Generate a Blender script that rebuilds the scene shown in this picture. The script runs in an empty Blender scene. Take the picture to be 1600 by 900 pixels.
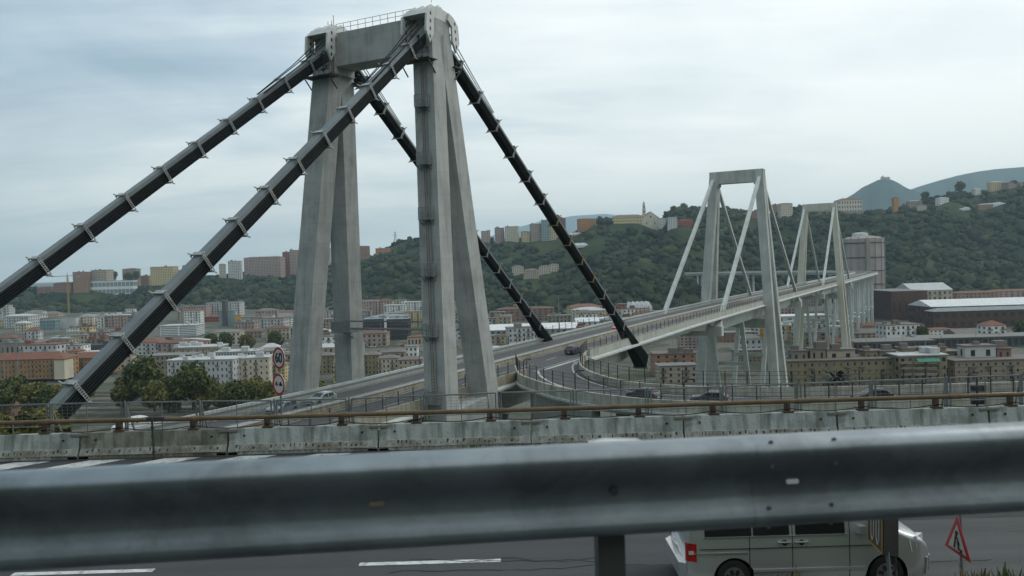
import bpy, math, random
import numpy as np
from mathutils import Vector, Matrix
random.seed(7); rng=np.random.default_rng(7)
SC=bpy.context.scene; COL=SC.collection
# ---------------------------------------------------------------- camera (solved from the pylons)
F,TH,PT,RO,CS,CN,CZ=1293.0,.4847,.0255,.0287,-87.01,-63.75,14.094
DK=45.0; CAMZ=DK+CZ
cd=bpy.data.cameras.new('camera'); cam=bpy.data.objects.new('camera',cd); COL.objects.link(cam); SC.camera=cam
cd.sensor_width=36; cd.lens=F/1600*36; cd.clip_start=.05; cd.clip_end=40000
cr,sr,cp,sp=math.cos(RO),math.sin(RO),math.cos(PT),math.sin(PT)
R_=Vector((cr,-sr*sp,-sr*cp)); U_=Vector((sr,cr*sp,cr*cp)); W_=Vector((0,cp,-sp))
cam.matrix_world=Matrix(((R_.x,U_.x,-W_.x,0),(R_.y,U_.y,-W_.y,0),(R_.z,U_.z,-W_.z,CAMZ),(0,0,0,1)))
cd.dof.use_dof=True; cd.dof.focus_distance=75; cd.dof.aperture_fstop=3.2
# ---------------------------------------------------------------- light
SUN_EL,SUN_AZ=math.radians(38),math.radians(62)     # azimuth clockwise from +Y (the view), ahead to the right
w=bpy.data.worlds.new('World'); SC.world=w; w.use_nodes=True; nt=w.node_tree; nt.nodes.clear()
def N(t,ty,**k):
    n=t.nodes.new(ty)
    for a,b in k.items(): setattr(n,a,b)
    return n
def mth(t,op,a,b=None,clamp=False):
    n=N(t,'ShaderNodeMath',operation=op,use_clamp=clamp)
    for i,x in enumerate((a,b)):
        if x is None: continue
        if isinstance(x,(int,float)): n.inputs[i].default_value=x
        else: t.links.new(x,n.inputs[i])
    return n.outputs[0]
def mixc(t,f,a,b,mode='MIX'):
    n=N(t,'ShaderNodeMix',data_type='RGBA',blend_type=mode)
    for i,x in ((0,f),(6,a),(7,b)):
        if isinstance(x,(int,float)): n.inputs[i].default_value=x
        elif isinstance(x,tuple): n.inputs[i].default_value=(*x[:3],1)
        else: t.links.new(x,n.inputs[i])
    return n.outputs[2]
def ramp(t,x,stops):
    n=N(t,'ShaderNodeValToRGB'); e=n.color_ramp.elements
    while len(e)<len(stops): e.new(.5)
    for i,(p,c) in enumerate(stops):
        e[i].position=p; e[i].color=(*c,1) if isinstance(c,tuple) else (c,c,c,1)
    t.links.new(x,n.inputs[0]); return n.outputs[0]
def noise(t,vec,scale,detail=5,rough=.55,dist=0):
    n=N(t,'ShaderNodeTexNoise'); n.inputs['Scale'].default_value=scale; n.inputs['Detail'].default_value=detail
    n.inputs['Roughness'].default_value=rough; n.inputs['Distortion'].default_value=dist
    if vec is not None: t.links.new(vec,n.inputs['Vector'])
    return n.outputs[0]
tc=N(nt,'ShaderNodeTexCoord'); sep=N(nt,'ShaderNodeSeparateXYZ'); nt.links.new(tc.outputs['Generated'],sep.inputs[0])
X_,Y_,Z_=sep.outputs
den=mth(nt,'ADD',mth(nt,'MAXIMUM',Z_,0.0),.16)
cmb=N(nt,'ShaderNodeCombineXYZ'); nt.links.new(mth(nt,'DIVIDE',X_,den),cmb.inputs[0]); nt.links.new(mth(nt,'DIVIDE',Y_,den),cmb.inputs[1])
n1=noise(nt,cmb.outputs[0],.75,6,.5,.3)
mp=N(nt,'ShaderNodeMapping'); mp.inputs['Scale'].default_value=(.5,1.6,1); mp.inputs['Location'].default_value=(3.1,1.7,0); nt.links.new(cmb.outputs[0],mp.inputs[0])
n2=noise(nt,mp.outputs[0],1.5,8,.55,.5)
az=mth(nt,'ADD',mth(nt,'MULTIPLY',X_,.9),.66)
fac=mth(nt,'ADD',az,mth(nt,'MULTIPLY',mth(nt,'SUBTRACT',n1,.5),1.9))
fac=mth(nt,'ADD',fac,mth(nt,'MULTIPLY',mth(nt,'SUBTRACT',n2,.5),1.1),True)
low=mth(nt,'SUBTRACT',1.0,mth(nt,'MULTIPLY',mth(nt,'MAXIMUM',Z_,0.0),4.5),True)
cloud=ramp(nt,fac,[(0,(.36,.48,.58)),(.3,(.56,.67,.75)),(.58,(.84,.91,.93)),(1,(1.06,1.09,1.08))])
cloud=mixc(nt,mth(nt,'MULTIPLY',low,.6),cloud,(1.02,1.0,.90))
sky=N(nt,'ShaderNodeTexSky',sky_type='NISHITA',sun_disc=False,sun_elevation=SUN_EL,sun_rotation=SUN_AZ)
skc=mixc(nt,1.0,sky.outputs[0],(.1,.1,.1),'MULTIPLY')
allc=mixc(nt,1.0,mixc(nt,.9,skc,cloud),(1.0,1.0,.985),'MULTIPLY')
bg=N(nt,'ShaderNodeBackground'); bg.inputs[1].default_value=1.0; nt.links.new(allc,bg.inputs[0])
wo=N(nt,'ShaderNodeOutputWorld'); nt.links.new(bg.outputs[0],wo.inputs[0])
sd=bpy.data.lights.new('sun','SUN'); sd.energy=.75; sd.angle=math.radians(18); sd.color=(1,.97,.92)
so=bpy.data.objects.new('sun',sd); COL.objects.link(so)
sdir=Vector((math.sin(SUN_AZ)*math.cos(SUN_EL),math.cos(SUN_AZ)*math.cos(SUN_EL),math.sin(SUN_EL)))
so.rotation_euler=(-sdir).to_track_quat('-Z','Y').to_euler()
SC.view_settings.view_transform='Standard'; SC.view_settings.look='None'; SC.view_settings.exposure=.18; SC.view_settings.gamma=1
SC.render.engine='CYCLES'; SC.cycles.volume_bounces=1; SC.cycles.max_bounces=6
SC.render.resolution_x=1024; SC.render.resolution_y=576
# ---------------------------------------------------------------- helpers
def hor(u): return 417-.0287*(u-800)
def P(u,v,Z=None,D=None):
    a=(u-800)/F; b=(450-v)/F
    d=R_*a+U_*b+W_
    k=(Z-CAMZ)/d.z if Z is not None else D/d.y
    return Vector((d.x*k,d.y*k,d.z*k+CAMZ))
st,ct=math.sin(TH),math.cos(TH); BROT=math.atan2(ct,st)
def S(s,n,z=0): a,b=s-CS,n-CN; return Vector((a*st-b*ct,a*ct+b*st,z+DK))
def inv(p): a=p.x*st+p.y*ct+CS; b=-p.x*ct+p.y*st+CN; return a,b
def lerp(a,b,t): return a+(b-a)*t
def tab(T,x):
    return float(np.interp(x,[p[0] for p in T],[p[1] for p in T]))
MATS={}
def mat(name,c,rough=.8,metal=0,c2=None,scale=.5,streak=0,sc2=(.05,.05,.05),bump=0,bscale=8,spec=.4,joint=0,dirt=None,dirtamt=0,rnd=None,coat=0,lanes=0):
    """colour c mottled towards c2; optional vertical streaks; optional per-piece variation"""
    if name in MATS: return MATS[name]
    m=bpy.data.materials.new(name); m.use_nodes=True; t=m.node_tree; b=t.nodes['Principled BSDF']
    b.inputs['Roughness'].default_value=rough; b.inputs['Metallic'].default_value=metal; b.inputs['Specular IOR Level'].default_value=spec
    b.inputs['Coat Weight'].default_value=coat
    co=N(t,'ShaderNodeTexCoord').outputs['Object']
    if c2 is None: c2=tuple(x*.75 for x in c)
    f=ramp(t,noise(t,co,scale,7,.6),[(.35,0.0),(.68,1.0)])
    col=mixc(t,f,c,c2)
    if streak:
        mp=N(t,'ShaderNodeMapping'); mp.inputs['Scale'].default_value=(1,1,.06); t.links.new(co,mp.inputs[0])
        g=ramp(t,noise(t,mp.outputs[0],scale*4,5,.6),[(.45,0.0),(.72,1.0)])
        col=mixc(t,mth(t,'MULTIPLY',g,streak),col,sc2)
    if lanes:
        mp=N(t,'ShaderNodeMapping'); mp.inputs['Scale'].default_value=(.035,1.1,1); t.links.new(co,mp.inputs[0])
        g=ramp(t,noise(t,mp.outputs[0],1.0,4,.55),[(.4,0.0),(.62,1.0)]); col=mixc(t,mth(t,'MULTIPLY',g,lanes),col,tuple(x*1.55 for x in c))
    if dirt:
        g=ramp(t,noise(t,co,scale*.7,8,.65,.4),[(.5,0.0),(.62,1.0)])
        col=mixc(t,mth(t,'MULTIPLY',g,dirtamt),col,dirt)
    if joint:
        wv=N(t,'ShaderNodeTexWave',wave_type='BANDS',bands_direction='Z'); wv.inputs['Scale'].default_value=joint; t.links.new(co,wv.inputs['Vector'])
        col=mixc(t,mth(t,'MULTIPLY',ramp(t,wv.outputs['Fac'],[(.0,1.0),(.03,0.0)]),.14),col,tuple(x*.5 for x in c))
        wv=None
    if rnd:
        ge=N(t,'ShaderNodeNewGeometry'); col=mixc(t,1.0,col,ramp(t,ge.outputs['Random Per Island'],rnd),'MULTIPLY')
    t.links.new(col,b.inputs['Base Color'])
    if bump:
        bp=N(t,'ShaderNodeBump'); bp.inputs['Strength'].default_value=bump; bp.inputs['Distance'].default_value=.05
        t.links.new(noise(t,co,bscale,6,.6),bp.inputs['Height']); t.links.new(bp.outputs[0],b.inputs['Normal'])
    MATS[name]=m; return m
class MB:
    def __init__(s,o=(0,0,0)): s.o=Vector(o); s.V=[]; s.F=[]
    def poly(s,pts):
        i=len(s.V); s.V+= [tuple(p) for p in pts]; s.F.append(tuple(range(i,i+len(pts)))); return s
    def hexa(s,a,b):   # two quads -> closed box
        i=len(s.V); s.V+=[tuple(p) for p in a]+[tuple(p) for p in b]
        s.F+=[(i+3,i+2,i+1,i),(i+4,i+5,i+6,i+7)]+[(i+k,i+(k+1)%4,i+4+(k+1)%4,i+4+k) for k in range(4)]; return s
    def box(s,c,sz,rz=0):
        cx,cy,cz=c; a,b,h=sz[0]/2,sz[1]/2,sz[2]/2; q=[(-a,-b),(a,-b),(a,b),(-a,b)]
        k,m=math.cos(rz),math.sin(rz); q=[(cx+x*k-y*m,cy+x*m+y*k) for x,y in q]
        return s.hexa([(x,y,cz-h) for x,y in q],[(x,y,cz+h) for x,y in q])
    def frame(s,a,b,up=(0,0,1)):
        a,b=Vector(a),Vector(b); d=(b-a).normalized(); u=Vector(up); r=d.cross(u)
        if r.length<1e-4: r=d.cross(Vector((1,0,0)))
        r.normalize(); u=r.cross(d); return a,b,d,r,u
    def beam(s,a,b,w,h,w2=None,h2=None,up=(0,0,1)):
        a,b,d,r,u=s.frame(a,b,up); w2=w if w2 is None else w2; h2=h if h2 is None else h2
        q=lambda c,w,h:[c-r*w/2-u*h/2,c+r*w/2-u*h/2,c+r*w/2+u*h/2,c-r*w/2+u*h/2]
        return s.hexa(q(a,w,h),q(b,w2,h2))
    def tube(s,pts,r,n=6,cap=True):
        pts=[Vector(p) for p in pts]; i0=len(s.V); m=len(pts)
        for j,p in enumerate(pts):
            d=(pts[min(j+1,m-1)]-pts[max(j-1,0)]).normalized(); x=d.cross(Vector((0,0,1)))
            if x.length<1e-3: x=Vector((1,0,0))
            x.normalize(); y=x.cross(d); rr=r[j] if isinstance(r,(list,tuple)) else r
            for k in range(n):
                a=2*math.pi*k/n; s.V.append(tuple(p+x*math.cos(a)*rr+y*math.sin(a)*rr))
        for j in range(m-1):
            for k in range(n):
                a=i0+j*n+k; b=i0+j*n+(k+1)%n; s.F.append((a,b,b+n,a+n))
        if cap: s.F+= [tuple(range(i0+n-1,i0-1,-1)),tuple(range(i0+(m-1)*n,i0+m*n))]
        return s
    def prism(s,pts,off):  # polygon extruded by vector
        off=Vector(off); i=len(s.V); n=len(pts); pts=[Vector(p) for p in pts]
        s.V+=[tuple(p) for p in pts]+[tuple(p+off) for p in pts]
        s.F+=[tuple(range(i+n-1,i-1,-1)),tuple(range(i+n,i+2*n))]+[(i+k,i+(k+1)%n,i+n+(k+1)%n,i+n+k) for k in range(n)]; return s
    def sweep(s,path,prof,closed=True):
        """path: list of (point, side vector); prof: (offset along side, dz) loop"""
        i0=len(s.V)
        for j,(p,sv) in enumerate(path):
            pr=prof(j) if callable(prof) else prof
            n=len(pr)
            for a,b in pr: s.V.append((p.x+sv.x*a,p.y+sv.y*a,p.z+b))
        for j in range(len(path)-1):
            for k in range(n if closed else n-1):
                a=i0+j*n+k; b=i0+j*n+(k+1)%n; s.F.append((a,b,b+n,a+n))
        if closed: s.F+=[tuple(range(i0+n-1,i0-1,-1)),tuple(range(i0+(len(path)-1)*n,i0+len(path)*n))]
        return s
    def mesh(s,name,m,smooth=False):
        me=bpy.data.meshes.new(name); o=s.o
        me.from_pydata([(x-o.x,y-o.y,z-o.z) for x,y,z in s.V],[],s.F); me.materials.append(m)
        if smooth: me.shade_smooth()
        me.update(); return me
    def build(s,name,m,parent=None,smooth=False,label=None,kind=None):
        return obj(name,s.mesh(name,m,smooth),parent,label,kind)
def obj(name,me,parent=None,label=None,kind=None,loc=None):
    o=bpy.data.objects.new(name,me); COL.objects.link(o)
    if parent: o.parent=parent
    if loc is not None: o.location=loc
    if label: o['label']=label
    if kind: o['kind']=kind
    return o
def tag(o,label,cat,group=None,kind=None):
    if label: o['label']=label
    if cat: o['category']=cat
    if group: o['group']=group
    if kind: o['kind']=kind
    return o
def thing(name,label,cat,loc=(0,0,0),rz=0,group=None):
    o=bpy.data.objects.new(name,None); COL.objects.link(o); o.location=loc; o.rotation_euler=(0,0,rz); return tag(o,label,cat,group)
def dup(root,loc,rz,label,group=None):
    r=root.copy(); COL.objects.link(r); r.location=loc; r.rotation_euler=(0,0,rz); r['label']=label
    if group: r['group']=group
    for ch in list(root.children):
        c=ch.copy(); COL.objects.link(c); c.parent=r
        for g in list(ch.children):
            d=g.copy(); COL.objects.link(d); d.parent=c
    return r
def npmesh(name,V,Fq,m,parent=None,kind=None,smooth=False,nv=4):
    me=bpy.data.meshes.new(name); me.vertices.add(len(V)); me.vertices.foreach_set('co',np.asarray(V,dtype=np.float32).ravel())
    nf=len(Fq); me.loops.add(nf*nv); me.loops.foreach_set('vertex_index',np.asarray(Fq,dtype=np.int32).ravel())
    me.polygons.add(nf); me.polygons.foreach_set('loop_start',np.arange(nf,dtype=np.int32)*nv)
    me.update(calc_edges=True); me.materials.append(m)
    if smooth: me.shade_smooth()
    return obj(name,me,parent,kind=kind)
# ---------------------------------------------------------------- materials
CON=mat('old_concrete',(.40,.42,.405),.85,c2=(.29,.31,.298),scale=.3,dirt=(.45,.465,.45),dirtamt=.5,streak=.6,sc2=(.16,.17,.155),bump=.25,bscale=5,joint=.12)
CONP=mat('pale_concrete',(.52,.56,.54),.85,c2=(.42,.46,.45),scale=.3,streak=.35,sc2=(.22,.22,.18),bump=.15)
CONM=mat('mid_pylon_concrete',(.46,.49,.46),.85,c2=(.33,.36,.34),scale=.2,streak=.5,sc2=(.26,.26,.22),bump=.2)
CONC=mat('cream_pylon_concrete',(.50,.50,.42),.85,c2=(.42,.42,.35),scale=.2,streak=.4,sc2=(.3,.29,.24),bump=.2)
DPAR=mat('streaked_pale_parapet',(.46,.49,.46),.85,c2=(.38,.40,.37),scale=.4,streak=.8,sc2=(.22,.19,.13),bump=.2,dirt=(.3,.27,.2),dirtamt=.4)
CONL=mat('weathered_concrete',(.33,.36,.34),.85,c2=(.27,.29,.26),scale=.25,streak=.45,sc2=(.20,.18,.13),bump=.2)
PARA=mat('rust_stained_parapet',(.33,.32,.26),.9,c2=(.27,.25,.19),scale=.5,streak=.7,sc2=(.16,.10,.055),bump=.2,dirt=(.19,.16,.1),dirtamt=.6)
BARR=mat('barrier_concrete',(.38,.43,.41),.9,c2=(.46,.50,.48),scale=1.1,streak=.8,sc2=(.10,.115,.10),bump=.5,bscale=14,dirt=(.13,.15,.125),dirtamt=.7)
BARD=mat('dirty_barrier_concrete',(.19,.19,.15),.95,c2=(.31,.32,.27),scale=1.3,streak=.85,sc2=(.08,.08,.062),bump=.5,bscale=14,dirt=(.10,.10,.08),dirtamt=.8)
WHSTEEL=mat('white_painted_steel',(.62,.64,.63),.5,c2=(.5,.52,.51),scale=.8,streak=.3,sc2=(.35,.33,.3))
STAYTOP=mat('grey_stay_casing',(.19,.22,.23),.5,c2=(.14,.165,.17),scale=.4,metal=.3)
STAYDK=mat('dark_cable_sheath',(.010,.014,.017),.8,c2=(.006,.009,.011),scale=.6,spec=.15)
CABLE=mat('black_cable',(.014,.019,.022),.75,c2=(.008,.011,.013),scale=1,spec=.2)
COLLAR=mat('galvanised_collar',(.44,.46,.45),.5,metal=.3,c2=(.22,.23,.22),scale=2)
YCOL=mat('yellowed_collar',(.27,.25,.10),.6,c2=(.18,.16,.08),scale=2)
DARKST=mat('dark_steel',(.05,.052,.055),.6,c2=(.035,.03,.028),scale=2)
GREYST=mat('grey_steel',(.24,.265,.27),.5,metal=.4,c2=(.18,.2,.2),scale=2)
GALV=mat('galvanised_guardrail',(.28,.325,.35),.42,metal=.85,c2=(.20,.235,.255),scale=3.0,streak=.0,bump=.04,bscale=20,dirt=(.14,.155,.16),dirtamt=.6)
RUST=mat('rusty_pipe_paint',(.15,.105,.05),.7,c2=(.10,.07,.04),scale=2.5,dirt=(.17,.13,.065),dirtamt=.6)
RLAD=mat('rusty_ladder',(.17,.08,.06),.8,scale=2)
ASPH=mat('asphalt',(.082,.086,.087),.85,c2=(.062,.066,.067),lanes=0,scale=.7,bump=.25,bscale=60,dirt=(.072,.075,.074),dirtamt=.5)
ASPN=mat('dark_coarse_asphalt',(.046,.050,.052),.75,c2=(.030,.033,.035),scale=.22,lanes=.6,bump=.5,bscale=45,dirt=(.052,.055,.055),dirtamt=.5)
PAINT=mat('white_road_paint',(.60,.62,.60),.7,c2=(.42,.44,.43),scale=5,dirt=(.14,.15,.15),dirtamt=.75)
PALEPNT=mat('worn_white_hatching',(.36,.38,.37),.8,c2=(.22,.23,.23),scale=1.5)
GLASS=mat('dark_window_glass',(.025,.03,.035),.12,c2=(.04,.045,.05),scale=.2,spec=.6)
TEALG=mat('teal_glass',(.10,.17,.19),.15,c2=(.16,.24,.26),scale=.2,spec=.6)
TYRE=mat('tyre_rubber',(.02,.02,.02),.85); RIM=mat('alloy_rim',(.4,.41,.42),.35,metal=.8)
BLACKP=mat('black_plastic',(.02,.021,.022),.5); REDL=mat('red_lens',(.45,.02,.02),.2,c2=(.3,.01,.01)); CLEARL=mat('headlamp_lens',(.6,.63,.65),.1,c2=(.35,.38,.4),scale=9)
ORNG=mat('orange_marker',(.6,.2,.05),.6)
SIGNW=mat('sign_white',(.62,.63,.62),.5,c2=(.55,.56,.55)); SIGNR=mat('sign_red',(.40,.025,.03),.5,c2=(.3,.03,.03)); SIGNK=mat('sign_black',(.02,.02,.022),.5)
SIGNY=mat('brown_yellow_board',(.16,.11,.06),.6,c2=(.12,.085,.05),scale=3)
# ---------------------------------------------------------------- terrain
YR=[(-600,452),(0,459),(60,457),(110,455),(160,450),(210,447),(240,443),(290,436),(380,432),(450,430),(520,414),(575,402),(600,392),(640,387),(700,382),(750,379),(800,376),(850,374),(900,368),(930,352),(945,347),(960,352),(1000,356),(1030,357),(1050,330),(1080,325),(1110,324),(1150,326),(1175,332),(1200,338),(1250,336),(1300,334),(1350,334),(1400,326),(1430,322),(1445,314),(1480,306),(1510,303),(1540,301),(1570,294),(1600,291),(1700,288),(2200,300)]
RB=[(-600,1450),(300,1450),(560,1250),(800,1000),(1000,900),(1250,1050),(1500,1150),(2200,1150)]
RR=[(-600,2000),(300,1950),(800,2000),(1100,1900),(1400,1750),(2200,1700)]
YRx=np.array([p[0] for p in YR]);YRy=np.array([p[1] for p in YR]);RBx=np.array([p[0] for p in RB]);RBy=np.array([p[1] for p in RB]);RRx=np.array([p[0] for p in RR]);RRy=np.array([p[1] for p in RR])
def sst(a,b,x): t=np.clip((x-a)/(b-a),0,1); return t*t*(3-2*t)
_ph=rng.uniform(0,6.28,(8,2))
def bumps(X,Y):
    z=0
    for i,L in enumerate((420,260,170,110,70,45,30,20)):
        a=_ph[i,0]; z=z+np.sin((X*math.cos(a)+Y*math.sin(a))/L*6.28+_ph[i,1])*np.sin((-X*math.sin(a*1.7)+Y*math.cos(a*1.7))/L*6.28*.8)*L*.045
    return z
def hgt(X,Y):
    X=np.asarray(X,float);Y=np.asarray(Y,float)
    u=np.where(Y>20,800+F*X/np.maximum(Y,20),np.where(X>0,2600,-1200)); r=np.maximum(Y,1)
    yr=np.interp(u,YRx,YRy); rb=np.interp(u,RBx,RBy); rr=np.interp(u,RRx,RRy)
    Zr=CAMZ+(417-.0287*(u-800)-yr)/F*rr-7
    k=np.clip((r-rb)/(rr-rb),0,1); prof=np.sin(k*math.pi/2)**1.25
    fall=1-.7*sst(rr*1.03,rr*1.6,r)
    wob=bumps(X,Y)*np.sin(np.clip(k,0,1)*math.pi)*1.15
    hill=np.where(r>rb,Zr*prof*fall+wob*(r<rr),0)
    near=52.55*(1-sst(29,72,Y)); near=np.where(Y<12,52.55+(57.5-52.55)*(1-sst(3.5,12,Y)),near)
    back=57.5+np.clip(-Y-9,0,260)*.62*(Y<-9)  # unseen hillside behind the camera, added to darken the guardrail's upright faces
    return np.maximum(np.where(Y<-9,back,near),hill)
def gz(x,y): return float(hgt(x,y))
tt=np.concatenate([np.linspace(-20,2.5,60),np.linspace(2.5,300,260)[1:]])
# radial grid in Y (depth), fan in X/Y slope
ys=np.concatenate([[-3000,-400,-270,-120,-60,-30,-10,0],np.linspace(3,30,28),np.linspace(32,80,30),np.geomspace(90,800,30),np.geomspace(830,2400,110),np.geomspace(2600,19500,22)])
sl=np.concatenate([np.linspace(-8,-1.4,12),np.linspace(-1.3,1.3,330),np.linspace(1.4,8,12)])
XX=np.clip(sl[None,:]*np.maximum(ys,60)[:,None],-24000,24000); YY=np.repeat(ys[:,None],len(sl),1); ZZ=hgt(XX,YY)-.0*XX
V=np.stack([XX,YY,ZZ],-1).reshape(-1,3); nr,nc=XX.shape
ii=(np.arange(nr-1)[:,None]*nc+np.arange(nc-1)[None,:]).ravel(); FQ=np.stack([ii,ii+1,ii+nc+1,ii+nc],1)
m=bpy.data.materials.new('valley_and_hill_ground'); m.use_nodes=True; t=m.node_tree; b=t.nodes['Principled BSDF']; b.inputs['Roughness'].default_value=.95; b.inputs['Specular IOR Level'].default_value=.1
ge=N(t,'ShaderNodeNewGeometry'); sx=N(t,'ShaderNodeSeparateXYZ'); t.links.new(ge.outputs['Position'],sx.inputs[0])
city=ramp(t,noise(t,ge.outputs['Position'],.012,8,.7),[(.35,(.10,.105,.095)),(.47,(.15,.145,.125)),(.52,(.06,.075,.045)),(.62,(.12,.12,.11))])
wood=ramp(t,noise(t,ge.outputs['Position'],.01,9,.7),[(.38,(.020,.034,.018)),(.55,(.045,.065,.03)),(.7,(.075,.09,.04))])
hm=ramp(t,mth(t,'DIVIDE',sx.outputs[2],60),[(.02,0.0),(.12,1.0)])
t.links.new(mixc(t,hm,city,wood),b.inputs['Base Color'])
g=npmesh('ground',V,FQ,m,kind='structure',smooth=True)
# distant mountains beyond the ridge
MTN=mat('far_mountain_scrub',(.035,.065,.065),.95,c2=(.06,.09,.08),scale=.0016,spec=.05)
def ridge(name,tabl,D,depth,u0,u1,label=None):
    us=np.arange(u0,u1+1,6); rows=[]
    for k,(fz,dy) in enumerate(((0,-depth),(.45,-depth*.55),(.8,-depth*.2),(1,0),(.8,depth*.3),(0,depth))):
        row=[]
        for u in us:
            top=P(u,np.interp(u,[a for a,_ in tabl],[b for _,b in tabl]),D=D)
            jit=math.sin(u*.21+k)*.02+math.sin(u*.057+k*2.1)*.04
            y=D+dy; x=(u-800)/F*y*1.0
            row.append((x,y,top.z*(fz+(jit if 0<fz<1 else 0))))
        rows.append(row)
    V=[p for r in rows for p in r]; n=len(us); ii=(np.arange(len(rows)-1)[:,None]*n+np.arange(n-1)[None,:]).ravel()
    return npmesh(name,np.array(V),np.stack([ii,ii+1,ii+n+1,ii+n],1),MTN,kind='structure',smooth=True)
ridge('hills',[(1290,345),(1320,312),(1335,304),(1350,293),(1365,286),(1375,281),(1388,279),(1400,282),(1410,288),(1420,294),(1450,305),(1500,330)],5200,900,1284,1510)
ridge('mountain',[(1380,330),(1415,300),(1440,291),(1470,282),(1500,274),(1530,268),(1560,264),(1600,261),(1660,252),(1760,246),(1900,250),(2100,300)],6800,1500,1370,2100)
ridge('far_hills',[(660,392),(720,385),(760,372),(800,358),(850,345),(900,337),(950,334),(1000,340),(1050,350),(1120,375)],16500,2000,650,1140)
# ---------------------------------------------------------------- far wood: thousands of clumpy tree crowns
HOUSES=[]   # (u0,u1,D) kept clear of trees; filled in below before the wood is built
def ico():
    p=(1+5**.5)/2; v=np.array([(-1,p,0),(1,p,0),(-1,-p,0),(1,-p,0),(0,-1,p),(0,1,p),(0,-1,-p),(0,1,-p),(p,0,-1),(p,0,1),(-p,0,-1),(-p,0,1)],float); v/=np.linalg.norm(v[0])
    f=[(0,11,5),(0,5,1),(0,1,7),(0,7,10),(0,10,11),(1,5,9),(5,11,4),(11,10,2),(10,7,6),(7,1,8),(3,9,4),(3,4,2),(3,2,6),(3,6,8),(3,8,9),(4,9,5),(2,4,11),(6,2,10),(8,6,7),(9,8,1)]
    vs=[tuple(x) for x in v]; idx={}; nf=[]
    def mid(a,b):
        k=(min(a,b),max(a,b))
        if k not in idx: q=np.array(vs[a])+np.array(vs[b]); q/=np.linalg.norm(q); vs.append(tuple(q)); idx[k]=len(vs)-1
        return idx[k]
    for a,b,c in f:
        x,y,z=mid(a,b),mid(b,c),mid(c,a); nf+=[(a,x,z),(b,y,x),(c,z,y),(x,y,z)]
    return np.array(vs),np.array(nf)
ICV,ICF=ico()
FOL=mat('far_foliage',(.044,.058,.038),.9,c2=(.023,.035,.026),scale=.012,spec=.1,rnd=[(0,(.55,.62,.6)),(.3,(.85,.9,.8)),(.6,(1.1,1.1,.9)),(.9,(1.25,1.2,.95)),(1,(1.7,1.5,1.0))])
def crowns(name,pts,label=None,cat=None):
    """pts: array (x,y,z,r)"""
    n=len(pts); nv=len(ICV); V=ICV[None]*(1+rng.uniform(-.42,.34,(n,nv,1)))*pts[:,None,3:4]*np.array([1,1,.85])
    V=V+pts[:,None,:3]; Fc=ICF[None]+(np.arange(n)*nv)[:,None,None]
    return npmesh(name,V.reshape(-1,3),Fc.reshape(-1,3),FOL,kind='stuff',nv=3)
# ---------------------------------------------------------------- buildings
def wallmat(key):
    C={'brick':(.27,.17,.13),'terra':(.33,.205,.14),'pink':(.38,.30,.265),'cream':(.54,.50,.40),'yellow':(.54,.46,.26),'white':(.68,.69,.67),'grey':(.30,.31,.30),
       'tan':(.42,.37,.29),'orange':(.48,.25,.11),'darkbrick':(.10,.062,.052),'dark':(.10,.10,.10),'teal':(.25,.34,.35),'redwall':(.30,.09,.07),'ochre':(.27,.24,.155),'rustwall':(.33,.21,.115),'dusk':(.30,.26,.20),
       'palegrey':(.50,.52,.51),'blue':(.12,.17,.32),'vivid':(.62,.30,.03),'maroon':(.22,.09,.09),'greytan':(.27,.25,.21)}[key]
    return mat('wall_'+key,C,.9,c2=tuple(x*.85 for x in C),scale=.12,streak=.25,sc2=tuple(x*.55 for x in C),spec=.1)
def roofmat(key):
    C={'flat':(.22,.22,.21),'tile':(.21,.105,.075),'browntile':(.17,.105,.08),'pale':(.50,.52,.52),'white':(.70,.72,.72),'dark':(.09,.095,.1),'greyt':(.20,.18,.165),'green':(.12,.17,.13),'tint':(.25,.29,.30)}[key]
    return mat('roof_'+key,C,.85,c2=tuple(x*.8 for x in C),scale=.3,spec=.15)
def facade(wm,pm,A,ax,L,z0,z1,cols,rows,wf=.42,hf=.5,rec=.3,slots=None):
    """wall from A along unit ax for L between z0,z1 with recessed openings. pm None = return window rects"""
    nrm=Vector((ax.y,-ax.x,0)); up=Vector((0,0,1)); rects=[]
    pt=lambda x,z,d=0: Vector((A.x,A.y,0))+ax*x+up*z-nrm*d
    if not cols or not rows: wm.poly([pt(0,z0),pt(L,z0),pt(L,z1),pt(0,z1)]); return rects
    cw=L/cols; rh=(z1-z0)/rows
    for j in range(rows):
        a=z0+j*rh; w0=a+rh*(1-hf)*.45; w1=w0+rh*hf
        wm.poly([pt(0,a),pt(L,a),pt(L,w0),pt(0,w0)]); wm.poly([pt(0,w1),pt(L,w1),pt(L,a+rh),pt(0,a+rh)])
        x0=0
        for i in range(cols):
            q0=(i+.5-wf/2)*cw; q1=(i+.5+wf/2)*cw
            wm.poly([pt(x0,w0),pt(q0,w0),pt(q0,w1),pt(x0,w1)]); x0=q1
            wm.poly([pt(q0,w0),pt(q1,w0),pt(q1,w0,rec),pt(q0,w0,rec)]); wm.poly([pt(q0,w1,rec),pt(q1,w1,rec),pt(q1,w1),pt(q0,w1)])
            wm.poly([pt(q0,w0),pt(q0,w0,rec),pt(q0,w1,rec),pt(q0,w1)]); wm.poly([pt(q1,w0,rec),pt(q1,w0),pt(q1,w1),pt(q1,w1,rec)])
            rects.append([pt(q0,w0,rec),pt(q1,w0,rec),pt(q1,w1,rec),pt(q0,w1,rec)])
        wm.poly([pt(x0,w0),pt(L,w0),pt(L,w1),pt(x0,w1)])
    return rects
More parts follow.
